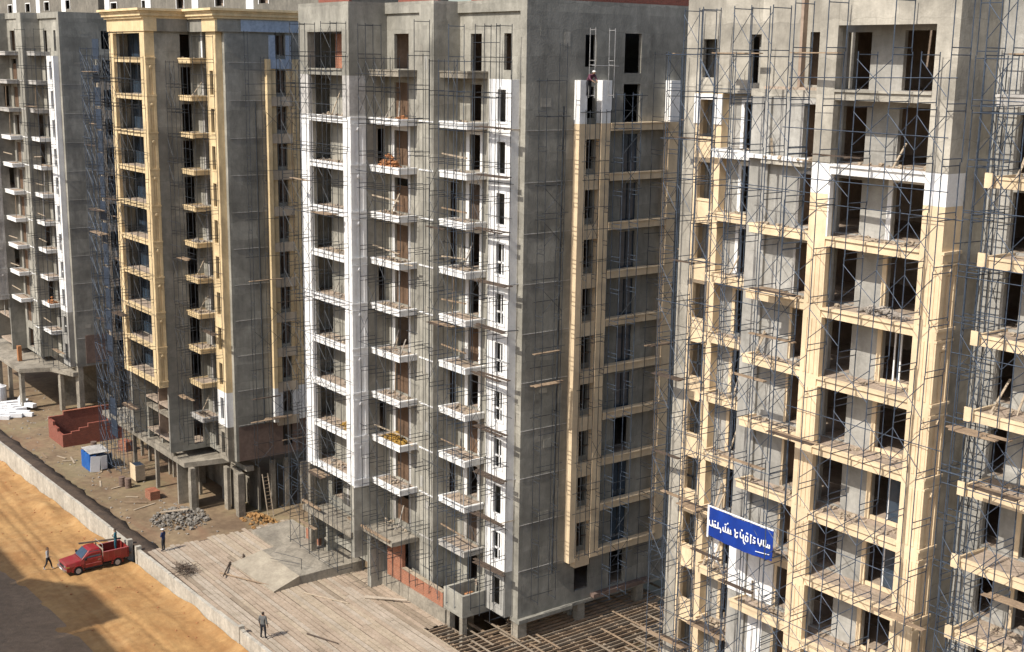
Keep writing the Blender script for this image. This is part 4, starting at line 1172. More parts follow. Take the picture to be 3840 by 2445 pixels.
# ------------------------------------------------------------------ people
def person(label, loc, rz, pose, cols, cap=None, scale=1.0):
    """pose: dict joint -> (x right, y forward, z up); body grown with Skin and Subdivision, then given clothes by region"""
    P = dict(pelvis=(0, 0, 0.93), waist=(0, 0, 1.08), chest=(0, 0.0, 1.30), neck=(0, 0.01, 1.46), head=(0, 0.03, 1.58), top=(0, 0.03, 1.70),
             shl=(-0.19, 0, 1.40), ell=(-0.26, -0.02, 1.12), wrl=(-0.27, 0.06, 0.87), hal=(-0.27, 0.09, 0.77),
             shr=(0.19, 0, 1.40), elr=(0.26, -0.02, 1.12), wrr=(0.27, 0.06, 0.87), har=(0.27, 0.09, 0.77),
             hil=(-0.10, 0, 0.88), knl=(-0.11, 0.03, 0.49), anl=(-0.12, -0.01, 0.09), tol=(-0.13, 0.16, 0.04),
             hir=(0.10, 0, 0.88), knr=(0.11, 0.03, 0.49), anr=(0.12, -0.01, 0.09), tor=(0.13, 0.16, 0.04))
    P.update(pose)
    Rr = dict(pelvis=(0.155, 0.115), waist=(0.14, 0.10), chest=(0.175, 0.115), neck=(0.06, 0.06), head=(0.085, 0.10), top=(0.07, 0.085), shl=(0.075, 0.075), shr=(0.075, 0.075),
              ell=(0.05, 0.05), elr=(0.05, 0.05), wrl=(0.034, 0.034), wrr=(0.034, 0.034), hal=(0.04, 0.03), har=(0.04, 0.03), hil=(0.1, 0.1), hir=(0.1, 0.1),
              knl=(0.068, 0.068), knr=(0.068, 0.068), anl=(0.048, 0.05), anr=(0.048, 0.05), tol=(0.045, 0.035), tor=(0.045, 0.035))
    E_ = [('pelvis', 'waist'), ('waist', 'chest'), ('chest', 'neck'), ('neck', 'head'), ('head', 'top'), ('chest', 'shl'), ('shl', 'ell'), ('ell', 'wrl'), ('wrl', 'hal'),
          ('chest', 'shr'), ('shr', 'elr'), ('elr', 'wrr'), ('wrr', 'har'), ('pelvis', 'hil'), ('hil', 'knl'), ('knl', 'anl'), ('anl', 'tol'), ('pelvis', 'hir'), ('hir', 'knr'), ('knr', 'anr'), ('anr', 'tor')]
    names = list(P)
    me = bpy.data.meshes.new('skeleton')
    me.from_pydata([P[n] for n in names], [(names.index(a), names.index(b)) for a, b in E_], [])
    o = bpy.data.objects.new('skeleton', me); COL.objects.link(o)
    sk = o.modifiers.new('skin', 'SKIN'); sk.use_smooth_shade = True
    sv = me.skin_vertices[0].data
    for i, n in enumerate(names):
        sv[i].radius = Rr[n]
        sv[i].use_root = (n == 'pelvis')
    ss = o.modifiers.new('sub', 'SUBSURF'); ss.levels = 2; ss.render_levels = 2
    dg = bpy.context.evaluated_depsgraph_get()
    nm = bpy.data.meshes.new_from_object(o.evaluated_get(dg))
    bpy.data.objects.remove(o)
    shirt, trousers, shoes = cols
    for m in ('skin', shirt, trousers, shoes, 'hair'):
        nm.materials.append(MATS[m])
    hd = Vector(P['head']); wl_, wr_ = Vector(P['wrl']), Vector(P['wrr'])
    hz = P['pelvis'][2]
    neck = Vector(P['neck'])
    for p in nm.polygons:
        c = p.center
        p.use_smooth = True
        d_ank = min((c - Vector(P['anl'])).length, (c - Vector(P['anr'])).length, (c - Vector(P['tol'])).length, (c - Vector(P['tor'])).length)
        if (c - wl_).length < 0.09 or (c - wr_).length < 0.09 or (c - Vector(P['hal'])).length < 0.12 or (c - Vector(P['har'])).length < 0.12:
            p.material_index = 0
        elif c.z > neck.z + 0.01 and (c - neck).length < 0.45:
            p.material_index = 4 if (c.z > hd.z + 0.05 or c.y < hd.y - 0.03 and c.z > hd.z - 0.06) else 0
        elif d_ank < 0.11:
            p.material_index = 3
        elif c.z < hz + 0.02 and min((c - wl_).length, (c - wr_).length) > 0.15:
            p.material_index = 2
        else:
            p.material_index = 1
    r = thing('person', label, 'person', loc, rz)
    r.scale = (scale,) * 3
    b = link('body', nm, r)
    # face and ears
    f = MB(); rn = random.Random(1)
    f.blob((hd.x, hd.y + 0.105, hd.z), 0.014, 0.022, 0.02, rn, 0, 6, 4)
    f.blob((hd.x - 0.09, hd.y, hd.z), 0.012, 0.022, 0.03, rn, 0, 6, 4); f.blob((hd.x + 0.09, hd.y, hd.z), 0.012, 0.022, 0.03, rn, 0, 6, 4)
    f.build('face', 'skin', r)
    for sgn, wr, ha in ((-1, 'wrl', 'hal'), (1, 'wrr', 'har')):
        a = Vector(P[ha]); d = (a - Vector(P[wr])).normalized()
        h = MB()
        sd_ = Vector((0, 1, 0)) if abs(d.z) > 0.5 else Vector((1, 0, 0))
        for q in range(4):
            bse = a + sd_ * (0.018 * (q - 1.5)) + d * 0.01
            h.tube(bse, bse + d * (0.07 + 0.012 * (1.5 - abs(q - 1.5))), 0.009, 5, 0.007)
        h.tube(a - d * 0.03 + sd_ * 0.03, a + d * 0.02 + sd_ * 0.06, 0.01, 5, 0.007)
        h.build('hand', 'skin', r)
    if cap:
        c = MB().blob((hd.x, hd.y - 0.005, hd.z + 0.075), 0.105, 0.118, 0.075, rn, 0.02, 10, 6)
        c.box(hd.x - 0.07, hd.x + 0.07, hd.y + 0.06, hd.y + 0.17, hd.z + 0.06, hd.z + 0.075)
        c.build('cap', cap, r, smooth=True)
    return r
walk = dict(knl=(-0.11, 0.17, 0.51), anl=(-0.12, 0.24, 0.09), tol=(-0.13, 0.40, 0.06), knr=(0.11, -0.06, 0.49), anr=(0.12, -0.28, 0.13), tor=(0.13, -0.14, 0.05),
            ell=(-0.26, -0.12, 1.14), wrl=(-0.24, -0.08, 0.90), hal=(-0.24, -0.06, 0.80), elr=(0.27, 0.06, 1.14), wrr=(0.2, 0.22, 1.05), har=(0.15, 0.29, 1.03))
fold = dict(ell=(-0.27, 0.02, 1.15), wrl=(-0.06, 0.2, 1.14), hal=(0.03, 0.22, 1.15), elr=(0.27, 0.02, 1.15), wrr=(0.08, 0.2, 1.2), har=(-0.02, 0.22, 1.21))
bend = dict(waist=(0, 0.08, 1.05), chest=(0, 0.26, 1.2), neck=(0, 0.38, 1.3), head=(0, 0.46, 1.38), top=(0, 0.52, 1.48), shl=(-0.19, 0.28, 1.26), shr=(0.19, 0.28, 1.26),
            ell=(-0.24, 0.40, 1.03), wrl=(-0.16, 0.56, 0.92), hal=(-0.13, 0.63, 0.88), elr=(0.24, 0.40, 1.03), wrr=(0.16, 0.56, 0.92), har=(0.13, 0.63, 0.88))
stand = dict(knl=(-0.13, 0.02, 0.49), anl=(-0.16, -0.02, 0.09), tol=(-0.19, 0.14, 0.04), knr=(0.13, 0.02, 0.49), anr=(0.16, -0.02, 0.09), tor=(0.19, 0.14, 0.04))
zz = sand_z(-13.84, -14.88)
person('man in a pale shirt and dark trousers striding across the sand before the truck', (-13.9, -14.7, zz), -0.6, walk, ('cloth_grey', 'cloth_dark', 'cloth_grey'), None, 1.02)
person('man in a grey vest and dark trousers standing on the timber deck, seen from behind', (8.9, -8.5, DZ + 0.01), 0.55, stand, ('cloth_vest', 'cloth_dark', 'cloth_dark'), None, 1.04)
person('man in navy overalls with a pale cap beside the far corner of the timber deck', (-8.4, -8.0, DZ + 0.01), 2.2, fold, ('cloth_navy', 'cloth_dark', 'cloth_dark'), 'cap_white', 1.0)
person('worker in a plum shirt and white cap leaning out above the side windows', (19.0, 8.2, -1.05), -1.57, bend, ('cloth_plum', 'cloth_dark', 'cloth_dark'), 'cap_white', 1.0)

# ------------------------------------------------------------------ red pickup truck
def truck(loc, rz):
    t = thing('pickup_truck', 'red pickup truck with a loaded bed parked by the gap in the low wall', 'truck', loc, rz)
    # local: +x forward, y left, z up ; length 4.7
    def loft(secs, name, mat, parent=t, smooth=False):
        """secs: (x, half width bottom, half width top, z bottom, z top)"""
        mb = MB()
        for x, wb, wt, z0, z1 in secs:
            zm = z0 + (z1 - z0) * 0.55
            wm = max(wb, wt) + 0.015
            mb.v += [(x, -wb, z0), (x, wb, z0), (x, wm, zm), (x, wt, z1 - 0.03), (x, wt - 0.05, z1), (x, -wt + 0.05, z1), (x, -wt, z1 - 0.03), (x, -wm, zm)]
        n = 8
        for i in range(len(secs) - 1):
            for j in range(n):
                k = (j + 1) % n
                mb.f.append((i * n + j, i * n + k, (i + 1) * n + k, (i + 1) * n + j))
        mb.f.append(tuple(range(n))); m = (len(secs) - 1) * n
        mb.f.append(tuple(m + n - 1 - i for i in range(n)))
        return mb.build(name, mat, parent, smooth)
    loft([(2.32, 0.66, 0.62, 0.42, 0.84), (2.24, 0.80, 0.74, 0.36, 0.92), (1.75, 0.82, 0.76, 0.33, 0.97), (1.15, 0.82, 0.77, 0.33, 1.04)], 'hood', 'red_paint')
    loft([(1.149, 0.82, 0.77, 0.33, 1.05), (0.3, 0.83, 0.79, 0.33, 1.06), (-0.35, 0.83, 0.79, 0.33, 1.06)], 'cab', 'red_paint')
    loft([(1.12, 0.76, 0.74, 1.055, 1.07), (0.55, 0.73, 0.62, 1.055, 1.60), (0.35, 0.73, 0.61, 1.055, 1.66), (-0.22, 0.73, 0.62, 1.055, 1.65), (-0.34, 0.73, 0.66, 1.055, 1.50)], 'roof', 'red_paint')
    # windscreen and side glass sit just proud of the cab
    g = MB(); g.v = [(1.10, -0.66, 1.10), (1.10, 0.66, 1.10), (0.60, 0.56, 1.575), (0.60, -0.56, 1.575)]
    g.v += [(x + 0.02, y, z + 0.02) for x, y, z in g.v]; g.f = [(0, 1, 2, 3), (7, 6, 5, 4), (0, 4, 5, 1), (1, 5, 6, 2), (2, 6, 7, 3), (3, 7, 4, 0)]
    g.build('windscreen', 'glass', t)
    for s in (-1, 1):
        d = MB().box(-0.30, 0.95, s * 0.855 - 0.012, s * 0.855 + 0.012, 0.42, 1.02).build('door', 'red_paint', t)
        MB().box(-0.18, -0.02, s * 0.88 - 0.012, s * 0.88 + 0.012, 0.86, 0.90).build('handle', 'chrome', d)
        MB().box(-0.25, 0.9, s * 0.871 - 0.008, s * 0.871 + 0.008, 0.66, 0.70).build('trim_strip', 'pink_paint', d)
        w = MB(); a = 0.735
        w.v = [(0.86, s * a, 1.10), (-0.25, s * a, 1.10), (-0.25, s * 0.665, 1.53), (0.52, s * 0.65, 1.53)]
        w.v += [(x, y + s * 0.025, z) for x, y, z in w.v]; w.f = [(0, 1, 2, 3), (7, 6, 5, 4), (0, 4, 5, 1), (1, 5, 6, 2), (2, 6, 7, 3), (3, 7, 4, 0)]
        w.build('side_window', 'glass', t)
        MB().box(0.85, 0.98, s * 0.97 - 0.09, s * 0.97 + 0.09, 1.06, 1.22).build('mirror', 'rubber', t)
        MB().box(2.20, 2.335, s * 0.56 - 0.15, s * 0.56 + 0.15, 0.66, 0.82).build('headlight', 'chrome', t)
        MB().box(-2.36, -2.33, s * 0.78 - 0.05, s * 0.78 + 0.05, 0.7, 0.95).build('tail_light', 'brick_dark', t)
    MB().box(2.30, 2.345, -0.38, 0.38, 0.62, 0.80).build('grille', 'rubber', t)
    MB().box(2.421, 2.43, -0.22, 0.22, 0.42, 0.53).build('number_plate', 'plastic_white', t)
    for s in (-1, 1):
        for x in (0.955, -0.305):
            MB().box(x - 0.008, x + 0.008, s * 0.862 - 0.008, s * 0.862 + 0.008, 0.42, 1.03).build('door_seam', 'rubber', t)
        MB().box(-0.33, 1.12, s * 0.86 - 0.03, s * 0.86 + 0.03, 0.30, 0.40).build('sill', 'rubber', t)
        MB().box(2.05, 2.3, s * 0.80 - 0.03, s * 0.80 + 0.03, 0.66, 0.74).build('indicator', 'hay', t)
        MB().bar((1.08, s * 0.3, 1.12), (0.84, s * 0.05, 1.36), 0.02, 0.02).build('wiper', 'rubber', t)
    MB().box(1.13, 1.145, -0.72, 0.72, 1.045, 1.06).build('bonnet_seam', 'rubber', t)
    MB().box(2.26, 2.42, -0.8, 0.8, 0.40, 0.55).build('bumper', 'chrome', t)
    # bed
    b = MB(); b.box(-2.33, -0.42, -0.84, 0.84, 0.55, 0.66)
    bed = b.build('bed', 'red_paint', t)
    for s in (-1, 1):
        p = MB().box(-2.33, -0.42, s * 0.83 - 0.025, s * 0.83 + 0.025, 0.661, 1.30).build('side_panel', 'red_paint', bed)
        for x in (-2.2, -1.75, -1.3, -0.85):
            MB().box(x, x + 0.05, s * 0.865 - 0.012, s * 0.865 + 0.012, 0.62, 1.30).build('stake', 'red_paint', bed)
        MB().box(-2.33, -0.42, s * 0.83 - 0.035, s * 0.83 + 0.035, 1.301, 1.34).build('rail', 'pink_paint', bed)
    MB().box(-2.36, -2.331, -0.8, 0.8, 0.661, 1.28).build('tailgate', 'red_paint', bed)
    MB().box(-0.46, -0.421, -0.8, 0.8, 0.661, 1.55).build('headboard', 'wood_pale', bed)
    rk = MB()
    for s in (-1, 1):
        rk.tube((-0.44, s * 0.78, 0.9), (-0.44, s * 0.74, 1.86), 0.02, 5)
    rk.tube((-0.44, -0.74, 1.86), (-0.44, 0.74, 1.86), 0.02, 5)
    rk.build('rack', 'steel_pale', bed)
    MB().box(-2.2, 2.1, -0.5, 0.5, 0.28, 0.42).build('chassis', 'rubber', t)
    for x in (1.45, -1.45):
        for s in (-1, 1):
            w = MB().tube((x, s * 0.70, 0.32), (x, s * 0.88, 0.32), 0.32, 18).build('tyre', 'rubber', t)
            MB().tube((x, s * 0.78, 0.32), (x, s * 0.895, 0.32), 0.19, 14).build('rim', 'steel_pale', w)
            a = MB()
            for i in range(9):
                an = math.pi * i / 8
                a.box(x + 0.39 * math.cos(an) - 0.06, x + 0.39 * math.cos(an) + 0.06, s * 0.845 - 0.05, s * 0.845 + 0.05, 0.32 + 0.39 * math.sin(an) - 0.03, 0.32 + 0.39 * math.sin(an) + 0.03)
            a.build('wheel_arch', 'red_paint', t)
    return t
tz = sand_z(-11.6, -12) + 0.0
TR = truck((-11.85, -12.0, tz - 0.03), -math.pi / 2 + 0.02)
# load on the truck
for i, (x, y, L, dz) in enumerate(((-12.3, -11.6, 2.2, 0.0), (-11.9, -11.7, 2.3, 0.03), (-11.5, -11.5, 2.1, 0.0), (-12.1, -11.6, 2.2, 0.1))):
    tag(MB().box(x, x + 0.25, y, y + L, tz + 0.64 + dz, tz + 0.72 + dz).build('timber_board', 'wood'), 'timber board lying in the bed of the red truck', 'timber', 'boards loaded on the truck')
tag(MB().bar((-12.6, -12.8, tz + 1.72), (-12.2, -9.8, tz + 1.6), 0.25, 0.05).build('timber_beam', 'wood_dark'), 'dark beam laid over the cab roof of the red truck', 'timber')
person('man in teal work clothes standing in the bed of the red truck', (-12.2, -10.2, tz + 0.72), 2.6, fold, ('cloth_teal', 'cloth_teal', 'cloth_dark'), None, 1.0)

# ------------------------------------------------------------------ yard objects
GZ = -37.5
def brick_pen():
    p = thing('brick_enclosure', 'low enclosure of bare red brick walls beside the yellow tower', 'enclosure', (-52, -2.8, GZ))
    def w(x0, x1, y0, y1, h, name='brick_wall'):
        return MB().box(x0, x1, y0, y1, 0, h).build(name, 'brick_dark', p)
    w(-0.25, 0, 0, 1.5, 2.15); w(-0.25, 0, 1.501, 6.2, 2.5)
    for a, b, hh_ in ((0.001, 1.3, 2.0), (1.301, 2.6, 1.6), (2.601, 4.0, 1.25)):
        w(a, b, 0, 0.25, hh_)
    for i, (a, b, h) in enumerate(((0, 0.9, 1.3), (0.9, 1.7, 1.5), (1.7, 2.6, 1.75), (2.6, 4.6, 2.1), (4.6, 6.2, 2.3))):
        w(4.001, 4.25, a, b - 0.001, h)
    MB().box(-0.3, 0.05, 1.5, 6.25, 2.501, 2.55).build('coping', 'brick', p)
brick_pen()
def shed():
    s = thing('site_hut', 'small low blue sheet metal hut with a tilted pale sheet for a roof', 'hut', (-41.0, -3.2, GZ))
    for i in range(9):
        MB().box(i * 0.26, i * 0.26 + 0.25, 0.0, 0.05 + 0.03 * (i % 2), 0, 1.6 + 0.05 * (i % 3)).build('sheet', 'blue_sheet', s)
    for i in range(8):
        MB().box(2.34, 2.39 + 0.03 * (i % 2), 0.06 + i * 0.26, 0.31 + i * 0.26, 0, 1.5 + 0.06 * (i % 3)).build('sheet', 'blue_sheet' if i < 2 else 'tarp_blue', s)
    MB().bar((-0.1, 1.0, 1.78), (2.3, 1.0, 1.70), 1.9, 0.05).build('roof', 'grey_white', s)
    MB().bar((2.75, 0.3, 0.05), (2.55, 0.5, 1.5), 0.9, 0.04, up=(1, 0, 0)).build('loose_sheet', 'plastic_white', s)
    MB().box(2.43, 2.47, 1.0, 1.6, 0.1, 1.4).build('door', 'plastic_white', s)
    MB().box(-0.05, 0.0, 0, 2.2, 0, 1.6).build('rear_panel', 'blue_sheet', s)
shed()
o = thing('cabinet', 'cream board cabinet standing in front of the yellow tower basement', 'cabinet', (-34.4, -0.9, GZ))
MB().box(0, 1.3, 0.06, 0.9, 0.25, 1.6).build('body', 'tarp_blue', o); MB().box(-0.02, 1.32, 0, 0.058, 0.2, 1.65).build('front_board', 'cream', o)
MB().box(1.301, 1.35, 0, 0.9, 0.2, 1.65).build('side_board', 'wood_pale', o)
for x, y in ((0.05, 0.1), (1.2, 0.1), (0.05, 0.8), (1.2, 0.8)):
    MB().box(x, x + 0.06, y, y + 0.06, 0, 0.25).build('leg', 'wood', o)
for i, (x, y, h) in enumerate(((-41.2, -0.6, 4.2), (-38.1, -0.1, 4.2), (-37.4, 0.6, 4.2), (-36.7, 0.35, 4.2))):
    pr = thing('shoring_post', ('leftmost of the four thin steel posts under the yellow tower podium', 'second from the left of four thin steel posts under the podium', 'third from the left of four thin steel posts under the podium', 'rightmost of the four thin steel posts under the yellow tower podium')[i], 'post', (x, y, GZ), 0, 'shoring posts under the podium')
    MB().tube((0, 0, 0), (0, 0, h * 0.6), 0.045, 8).build('outer_tube', 'steel_pale', pr); MB().tube((0, 0, h * 0.6), (0, 0, h), 0.034, 8).build('inner_tube', 'steel_pale', pr)
    MB().box(-0.12, 0.12, -0.12, 0.12, 0, 0.02).build('base_plate', 'steel_pale', pr)
    MB().tube((-0.1, 0, h * 0.6), (0.1, 0, h * 0.6), 0.02, 6).build('pin', 'steel_dark', pr)
rn = random.Random(17)
rb = MB()
for i in range(420):
    a = rn.uniform(0, 6.28); r = rn.random() ** 0.7
    x = -22.0 + 2.9 * r * math.cos(a); y = -1.3 + 2.4 * r * math.sin(a)
    s = rn.uniform(0.05, 0.12) if rn.random() < 0.8 else rn.uniform(0.15, 0.3)
    rb.blob((x, y, GZ + 0.42 * (1 - r) * rn.uniform(0.5, 1) + s * 0.4), s, s * rn.uniform(0.6, 1), s * rn.uniform(0.5, 0.9), rn, 0.3, 5, 3)
stuff(rb.build('rubble', 'rubble_grey'), 'heap of broken grey stone and concrete rubble near the yellow tower', 'rubble')
tag(MB().bar((-23.6, -2.4, GZ + 0.35), (-21.6, -0.6, GZ + 0.9), 0.3, 0.05).build('timber_board', 'wood_pale'), 'pale board lying across the rubble heap', 'timber')
lad = thing('ladder', 'wooden ladder leaning in the dark basement mouth of the yellow tower', 'ladder', (-19.0, 5.3, GZ))
for s in (-0.25, 0.25):
    MB().bar((0.9, s, 0), (-0.1, s, 3.6), 0.06, 0.08).build('rail', 'wood_pale', lad)
for i in range(11):
    q = (i + 1) / 12
    MB().tube((0.9 - q, -0.25, 3.6 * q), (0.9 - q, 0.25, 3.6 * q), 0.022, 5).build('rung', 'wood', lad)
# pale wrapped bundles by the far tower
bd = MB()
bd.box(-0.85, 0.85, -0.28, 0.28, 0, 0.4)
bm_ = bd.mesh('bundle'); bm_.materials.append(MATS['plastic_white'])
for i in range(22):
    x = -67.0 + 1.1 * (i % 6) + rn.uniform(-0.2, 0.2); y = -4.8 + 1.15 * (i // 6) + rn.uniform(-0.15, 0.15)
    o = link('foam_bundle', bm_, None, (x, y, GZ + 0.02 + 0.41 * (1 if i > 17 else 0)), rn.uniform(-0.5, 0.5))
    if i <= 17:
        o.rotation_euler = (rn.uniform(-0.06, 0.06), rn.uniform(-0.05, 0.05), 1.2 + rn.uniform(-0.3, 0.3))
    tag(o, 'white wrapped bundle in the pile in front of the farthest tower', 'bundle', 'white bundles piled in the yard')
wt_ = thing('water_tank', 'white plastic water tank on the ground beside the white bundles', 'tank', (-69.5, -3.0, GZ))
MB().tube((0, 0, 0), (0, 0, 1.7), 0.85, 20).build('body', 'plastic_white', wt_); MB().tube((0, 0, 1.701), (0, 0, 1.95), 0.75, 20, 0.3).build('lid', 'plastic_white', wt_)
for i, (a, b, m, lb) in enumerate((((-2.2, -6.4, 0.06), (1.9, -4.6, 0.12), 'wood', 'long pole lying at the foot of the ramp on the timber deck'), ((-3.6, -5.0, 0.06), (-1.2, -6.6, 0.2), 'wood_dark', 'dark bent branch lying on the timber deck left of the ramp'),
        ((-4.4, -3.6, 0.06), (-2.6, -4.5, 0.15), 'wood_dark', 'short dark timber near the tip of the ramp'), ((4.2, -3.2, 0.05), (7.4, -1.6, 0.05), 'wood_pale', 'pale thin batten on the deck right of the ramp'),
        ((7.2, -0.2, 0.07), (9.6, 1.6, 0.25), 'wood_grey', 'thick grey log at the base of the brick parapet'), ((9.9, -6.0, 0.04), (12.2, -5.1, 0.04), 'wood_dark', 'dark batten lying on the deck in front of the standing man'))):
    tag(MB().tube((a[0], a[1], DZ + a[2]), (b[0], b[1], DZ + b[2]), 0.06 if 'log' not in lb else 0.14, 7, 0.045).build('timber_pole', m), lb, 'timber')
br = MB()
for i in range(120):
    x = -3.9 + rn.uniform(-0.9, 0.9); y = -8.3 + rn.uniform(-0.5, 0.6)
    a = rn.uniform(0, 6.28); L = rn.uniform(0.3, 0.9)
    br.tube((x, y, DZ + rn.uniform(0.02, 0.3)), (x + L * math.cos(a), y + L * math.sin(a), DZ + rn.uniform(0.05, 0.5)), 0.015, 4)
stuff(br.build('brushwood', 'wood_dark'), 'tangled heap of dark brushwood against the low wall', 'brushwood')
lt = MB()
for i in range(420):
    x = rn.uniform(-75, -10); y = rn.uniform(-7.2, 0.5 if x > -45 else 2)
    s_ = rn.uniform(0.03, 0.13)
    lt.blob((x, y, GZ + s_ * 0.3), s_, s_, s_ * 0.6, rn, 0.3, 5, 3)
stuff(lt.build('stones', 'rubble'), 'small stones scattered over the brown yard', 'stones')
lt = MB()
for i in range(300):
    x = rn.uniform(-60, 12); y = rn.uniform(-17, -9.6)
    if y < -11.5 and rn.random() < 0.6: continue
    s_ = rn.uniform(0.03, 0.10)
    lt.blob((x, y, sand_z(x, y) + s_ * 0.2), s_, s_, s_ * 0.6, rn, 0.3, 5, 3)
stuff(lt.build('stones', 'clay'), 'small clods scattered over the orange sand', 'stones')
for i in range(14):
    x = rn.uniform(-50, -24); y = rn.uniform(-5.5, -0.8); a = rn.uniform(0, 3.1); L = rn.uniform(0.8, 2.4)
    tag(MB().bar((x, y, GZ + 0.05), (x + L * math.cos(a), y + L * math.sin(a), GZ + rn.uniform(0.04, 0.12)), 0.16, 0.04).build('timber_board', rn.choice(('wood', 'wood_pale', 'wood_dark'))), 'loose board lying on the brown yard', 'timber', 'loose boards in the yard')
# things left on the balconies
def heap(label, name, mat, c, rx, ry, rz, n, seed, cat):
    q = random.Random(seed); mb = MB()
    for i in range(n):
        a = q.uniform(0, 6.28); r = q.random() ** 0.6
        s = q.uniform(0.08, 0.2)
        mb.blob((c[0] + rx * r * math.cos(a), c[1] + ry * r * math.sin(a), c[2] + rz * (1 - r) * q.uniform(0.3, 1)), s, s, s * 0.7, q, 0.3, 6, 4)
    return stuff(mb.build(name, mat), label, cat)
def zf(k): return -0.1 - 3 * k + 0.33
heap('heap of clay bricks on an upper white balcony of the middle tower', 'clay_heap', 'clay', (6.9, 2.0, zf(2)), 1.2, 0.4, 0.9, 60, 1, 'bricks')
heap('yellow straw heap on a low white balcony', 'straw_heap', 'hay', (7.4, 2.1, zf(8)), 1.3, 0.5, 0.6, 60, 2, 'straw')
heap('yellow straw heap in the low loggia of the white bay', 'straw_heap', 'hay', (3.4, 0.9, zf(8)), 1.2, 0.4, 0.8, 50, 3, 'straw')
heap('brown rubble on the terrace over the dark void', 'clay_heap', 'clay', (14.4, 3.2, -33.0), 0.7, 0.8, 0.9, 50, 4, 'rubble')
heap('reddish sand heap on the balcony under the unfinished slab', 'clay_heap', 'clay', (8.2, 2.2, zf(1)), 0.6, 0.3, 0.3, 25, 5, 'sand')
heap('pale sacks and debris in a mid loggia of the white bay', 'debris_heap', 'rubble', (3.0, 1.0, zf(6)), 1.3, 0.35, 0.5, 40, 6, 'debris')
heap('grey debris in the second loggia of the white bay', 'debris_heap', 'rubble', (3.3, 1.0, zf(2)), 0.8, 0.3, 0.5, 30, 7, 'debris')
heap('pale plaster debris in a loggia of the cream bay', 'debris_heap', 'rubble', (45.0, 2.2, -0.42 - 9 + 0.42), 1.2, 0.4, 0.35, 50, 8, 'debris')
heap('orange sand heap at the edge of the yellow tower basement', 'sand_heap', 'sand', (-17.5, 4.0, GZ), 2.6, 1.2, 0.8, 120, 9, 'sand')
heap('small white sacks on an upper balcony of the yellow tower', 'debris_heap', 'rubble', (-23.8, 2.0, 0.4 - 15 + 0.33), 0.8, 0.3, 0.4, 20, 10, 'debris')
heap('sand coloured load stacked on a far balcony', 'sand_heap', 'clay', (-63.8, 1.8, 0.8 - 27 + 0.4), 0.8, 0.4, 0.7, 30, 12, 'bricks')

# loose leftovers on the towers
def leftovers(label, spots, seed):
    q = random.Random(seed); mb = MB()
    for (x0, x1, y0, y1, z) in spots:
        if q.random() < 0.3: continue
        for i in range(q.randint(3, 12)):
            x = q.uniform(x0, x1); y = q.uniform(y0, y1); e = q.uniform(0.05, 0.16)
            mb.blob((x, y, z + e * 0.5), e, e, e * 0.7, q, 0.3, 5, 3)
        for i in range(q.randint(0, 3)):
            x = q.uniform(x0, x1); y = q.uniform(y0, y1); a = q.uniform(-0.5, 0.5); L = q.uniform(0.5, 1.5)
            if q.random() < 0.35:
                mb.bar((x, y, z), (x + 0.3 * a, y1 - 0.02, z + L * 1.2), 0.09, 0.04)
            else:
                mb.bar((x, y, z + 0.05), (x + L * math.cos(a), y + 0.3 * math.sin(a), z + 0.05), 0.12, 0.04)
    stuff(mb.build('debris', q.choice(('rubble', 'wood_pale'))), label, 'debris')
sp = []
for k in range(1, 11):
    sp += [(5.8, 8.5, 1.7, 2.6, -0.1 - 3 * k + 0.32), (11.4, 13.6, 3.3, 4.4, -0.1 - 3 * k + 0.32)]
    if k < 10: sp.append((0.2, 4.2, 0.4, 1.3, -0.1 - 3 * k + 0.39))
leftovers('loose debris left on the balconies of the grey and white tower', sp, 61)
leftovers('loose boards and rubble left on the balconies of the grey and white tower', sp, 68)
sp = []
for k in range(1, 12):
    z = -0.42 - 3 * k
    sp += [(42.8, 47.0, 1.75, 2.75, z + 0.39), (38.0, 41.4, 2.25, 2.95, z + 0.32), (33.7, 35.7, 4.0, 4.75, z + 0.32), (49.8, 53, 2.3, 3.8, z + 0.32)]
leftovers('loose debris left in the loggias of the cream tower', sp, 64)
leftovers('loose boards left on the balconies of the cream tower', sp, 66)
sp = [(-24.8, -22.9, 1.6, 2.8, 0.4 - 3 * k + 0.32) for k in range(0, 11)]
leftovers('loose debris left on the yellow balconies', sp, 63)
# materials around the base of the yellow and far towers
for i, (x, y, n) in enumerate(((-29.0, -1.6, 4), (-44.0, 1.4, 5), (-55.5, 0.2, 4))):
    bs = thing('brick_stack', ('stack of red bricks beside the podium of the yellow tower', 'stack of red bricks between the brick enclosure and the yellow tower', 'stack of red bricks near the far tower columns')[i], 'bricks', (x, y, GZ), 0.3 * i)
    for j in range(n):
        for q in range(4):
            MB().box(0.32 * q, 0.32 * q + 0.3, 0, 0.9, 0.2 * j, 0.2 * j + 0.19).build('brick_row', 'brick', bs)
for i, (x, y) in enumerate(((-33.0, -2.2), (-32.3, -1.9), (-45.2, -0.6))):
    dr = thing('oil_drum', ('left rusty drum of the pair in front of the cream cabinet', 'right rusty drum of the pair in front of the cream cabinet', 'single rusty drum next to the brick enclosure')[i], 'drum', (x, y, GZ))
    MB().tube((0, 0, 0), (0, 0, 0.88), 0.29, 14).build('shell', 'brick_old', dr)
    for z in (0.02, 0.3, 0.6, 0.86):
        MB().tube((0, 0, z), (0, 0, z + 0.03), 0.305, 14).build('hoop', 'brick_old', dr)
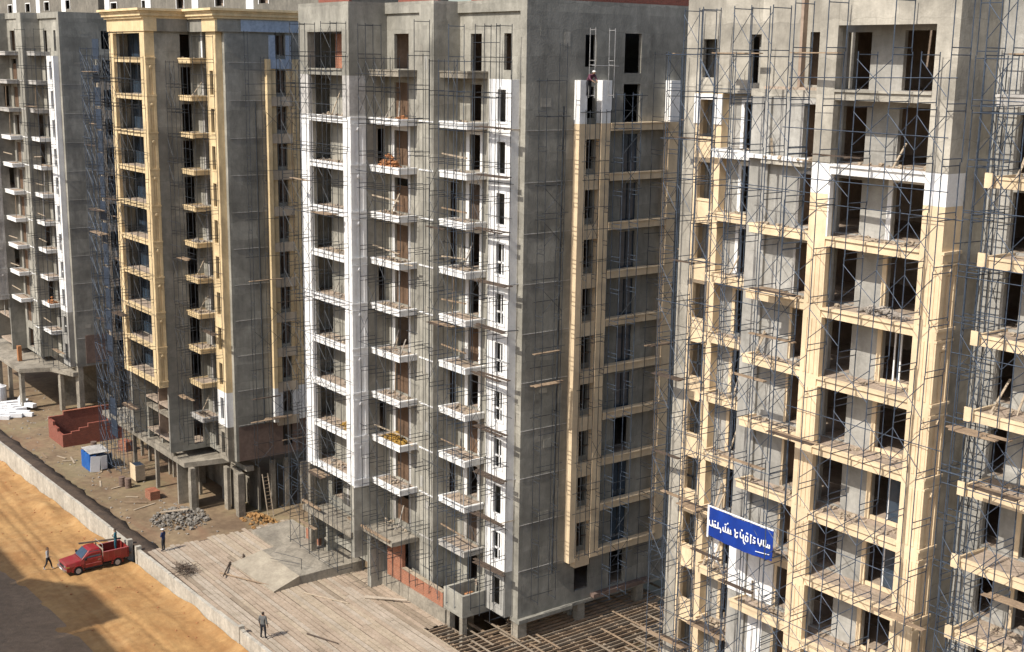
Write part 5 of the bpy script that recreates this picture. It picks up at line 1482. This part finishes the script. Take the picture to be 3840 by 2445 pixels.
# ------------------------------------------------------------------ buildings out of frame or far behind
def block(label, x0, x1, y, depth, zt, mat, wins, pil, name='apartment_block', hh=3.0, base=-37.5):
    b = thing(name, label, 'building', (x0, y, base), 0)
    L = x1 - x0; H = zt - base
    n = int((H - 0.4) / hh)
    wmesh = MB()
    ops_x = [(3.0 + i * wins, 3.0 + i * wins + 2.6) for i in range(int((L - 4) / wins))]
    for k in range(n):
        z1 = H - 0.4 - k * hh; z0 = z1 - hh
        wall_x(wmesh, 0, L, 0, 0.25, max(z0, 0), z1, [(a, c, z0 + 0.9, z0 + 2.3) for a, c in ops_x])
    wmesh.build('wall', mat, b)
    MB().box(-0.2, L + 0.2, -0.25, depth, H - 0.399, H).build('roof', mat, b)
    MB().box(0, L, 0.9, depth, 0, H - 0.4).build('body', 'interior', b)
    MB().box(L, L + 0.25, 0.0, depth, 0, H - 0.4).build('wall', mat, b)
    for k in range(3):
        z0 = H - 0.4 - (k + 1) * hh
        for a, c in ops_x:
            f = MB(); f.box(a - 0.15, a - 0.001, -0.06, -0.002, z0 + 0.8, z0 + 2.45); f.box(c + 0.001, c + 0.15, -0.06, -0.002, z0 + 0.8, z0 + 2.45)
            f.box(a, c, -0.06, -0.002, z0 + 2.301, z0 + 2.45)
            f.build('window_frame', 'white', b)
    for i in range(int(L / pil)):
        MB().box(0.5 + i * pil, 2.6 + i * pil, -0.12, -0.003, H - 10, H - 0.41).build('pilaster', 'white', b)
    return b
block('distant tower block with white window frames behind the roof of the yellow tower', -128, -52, 32, 14, 16.0, 'cement_far', 13.0, 17.0)
block('distant dark tower block behind the farthest tower at the top left', -205, -131, 32, 14, 17.0, 'cement_far', 11.0, 14.0)
op = thing('apartment_tower', 'tower across the street whose shadow falls on the sand', 'building', (0, -52, -35), 0)
MB().prism([(-10.5, -3.2), (-6.2, -0.2), (1.0, 0.0), (1.2, -3.0)], 0, 38.6).build('bay', 'cement', op)
MB().box(-30, -10.6, -4.5, -3.3, 0, 38.6).build('wall', 'cement', op)
MB().box(1.3, 10.5, -4.0, -1.9, 0, 38.6).build('wall', 'cement', op)
MB().box(-30, 10.5, -18, -4.6, 0, 38.6).build('body', 'cement', op)
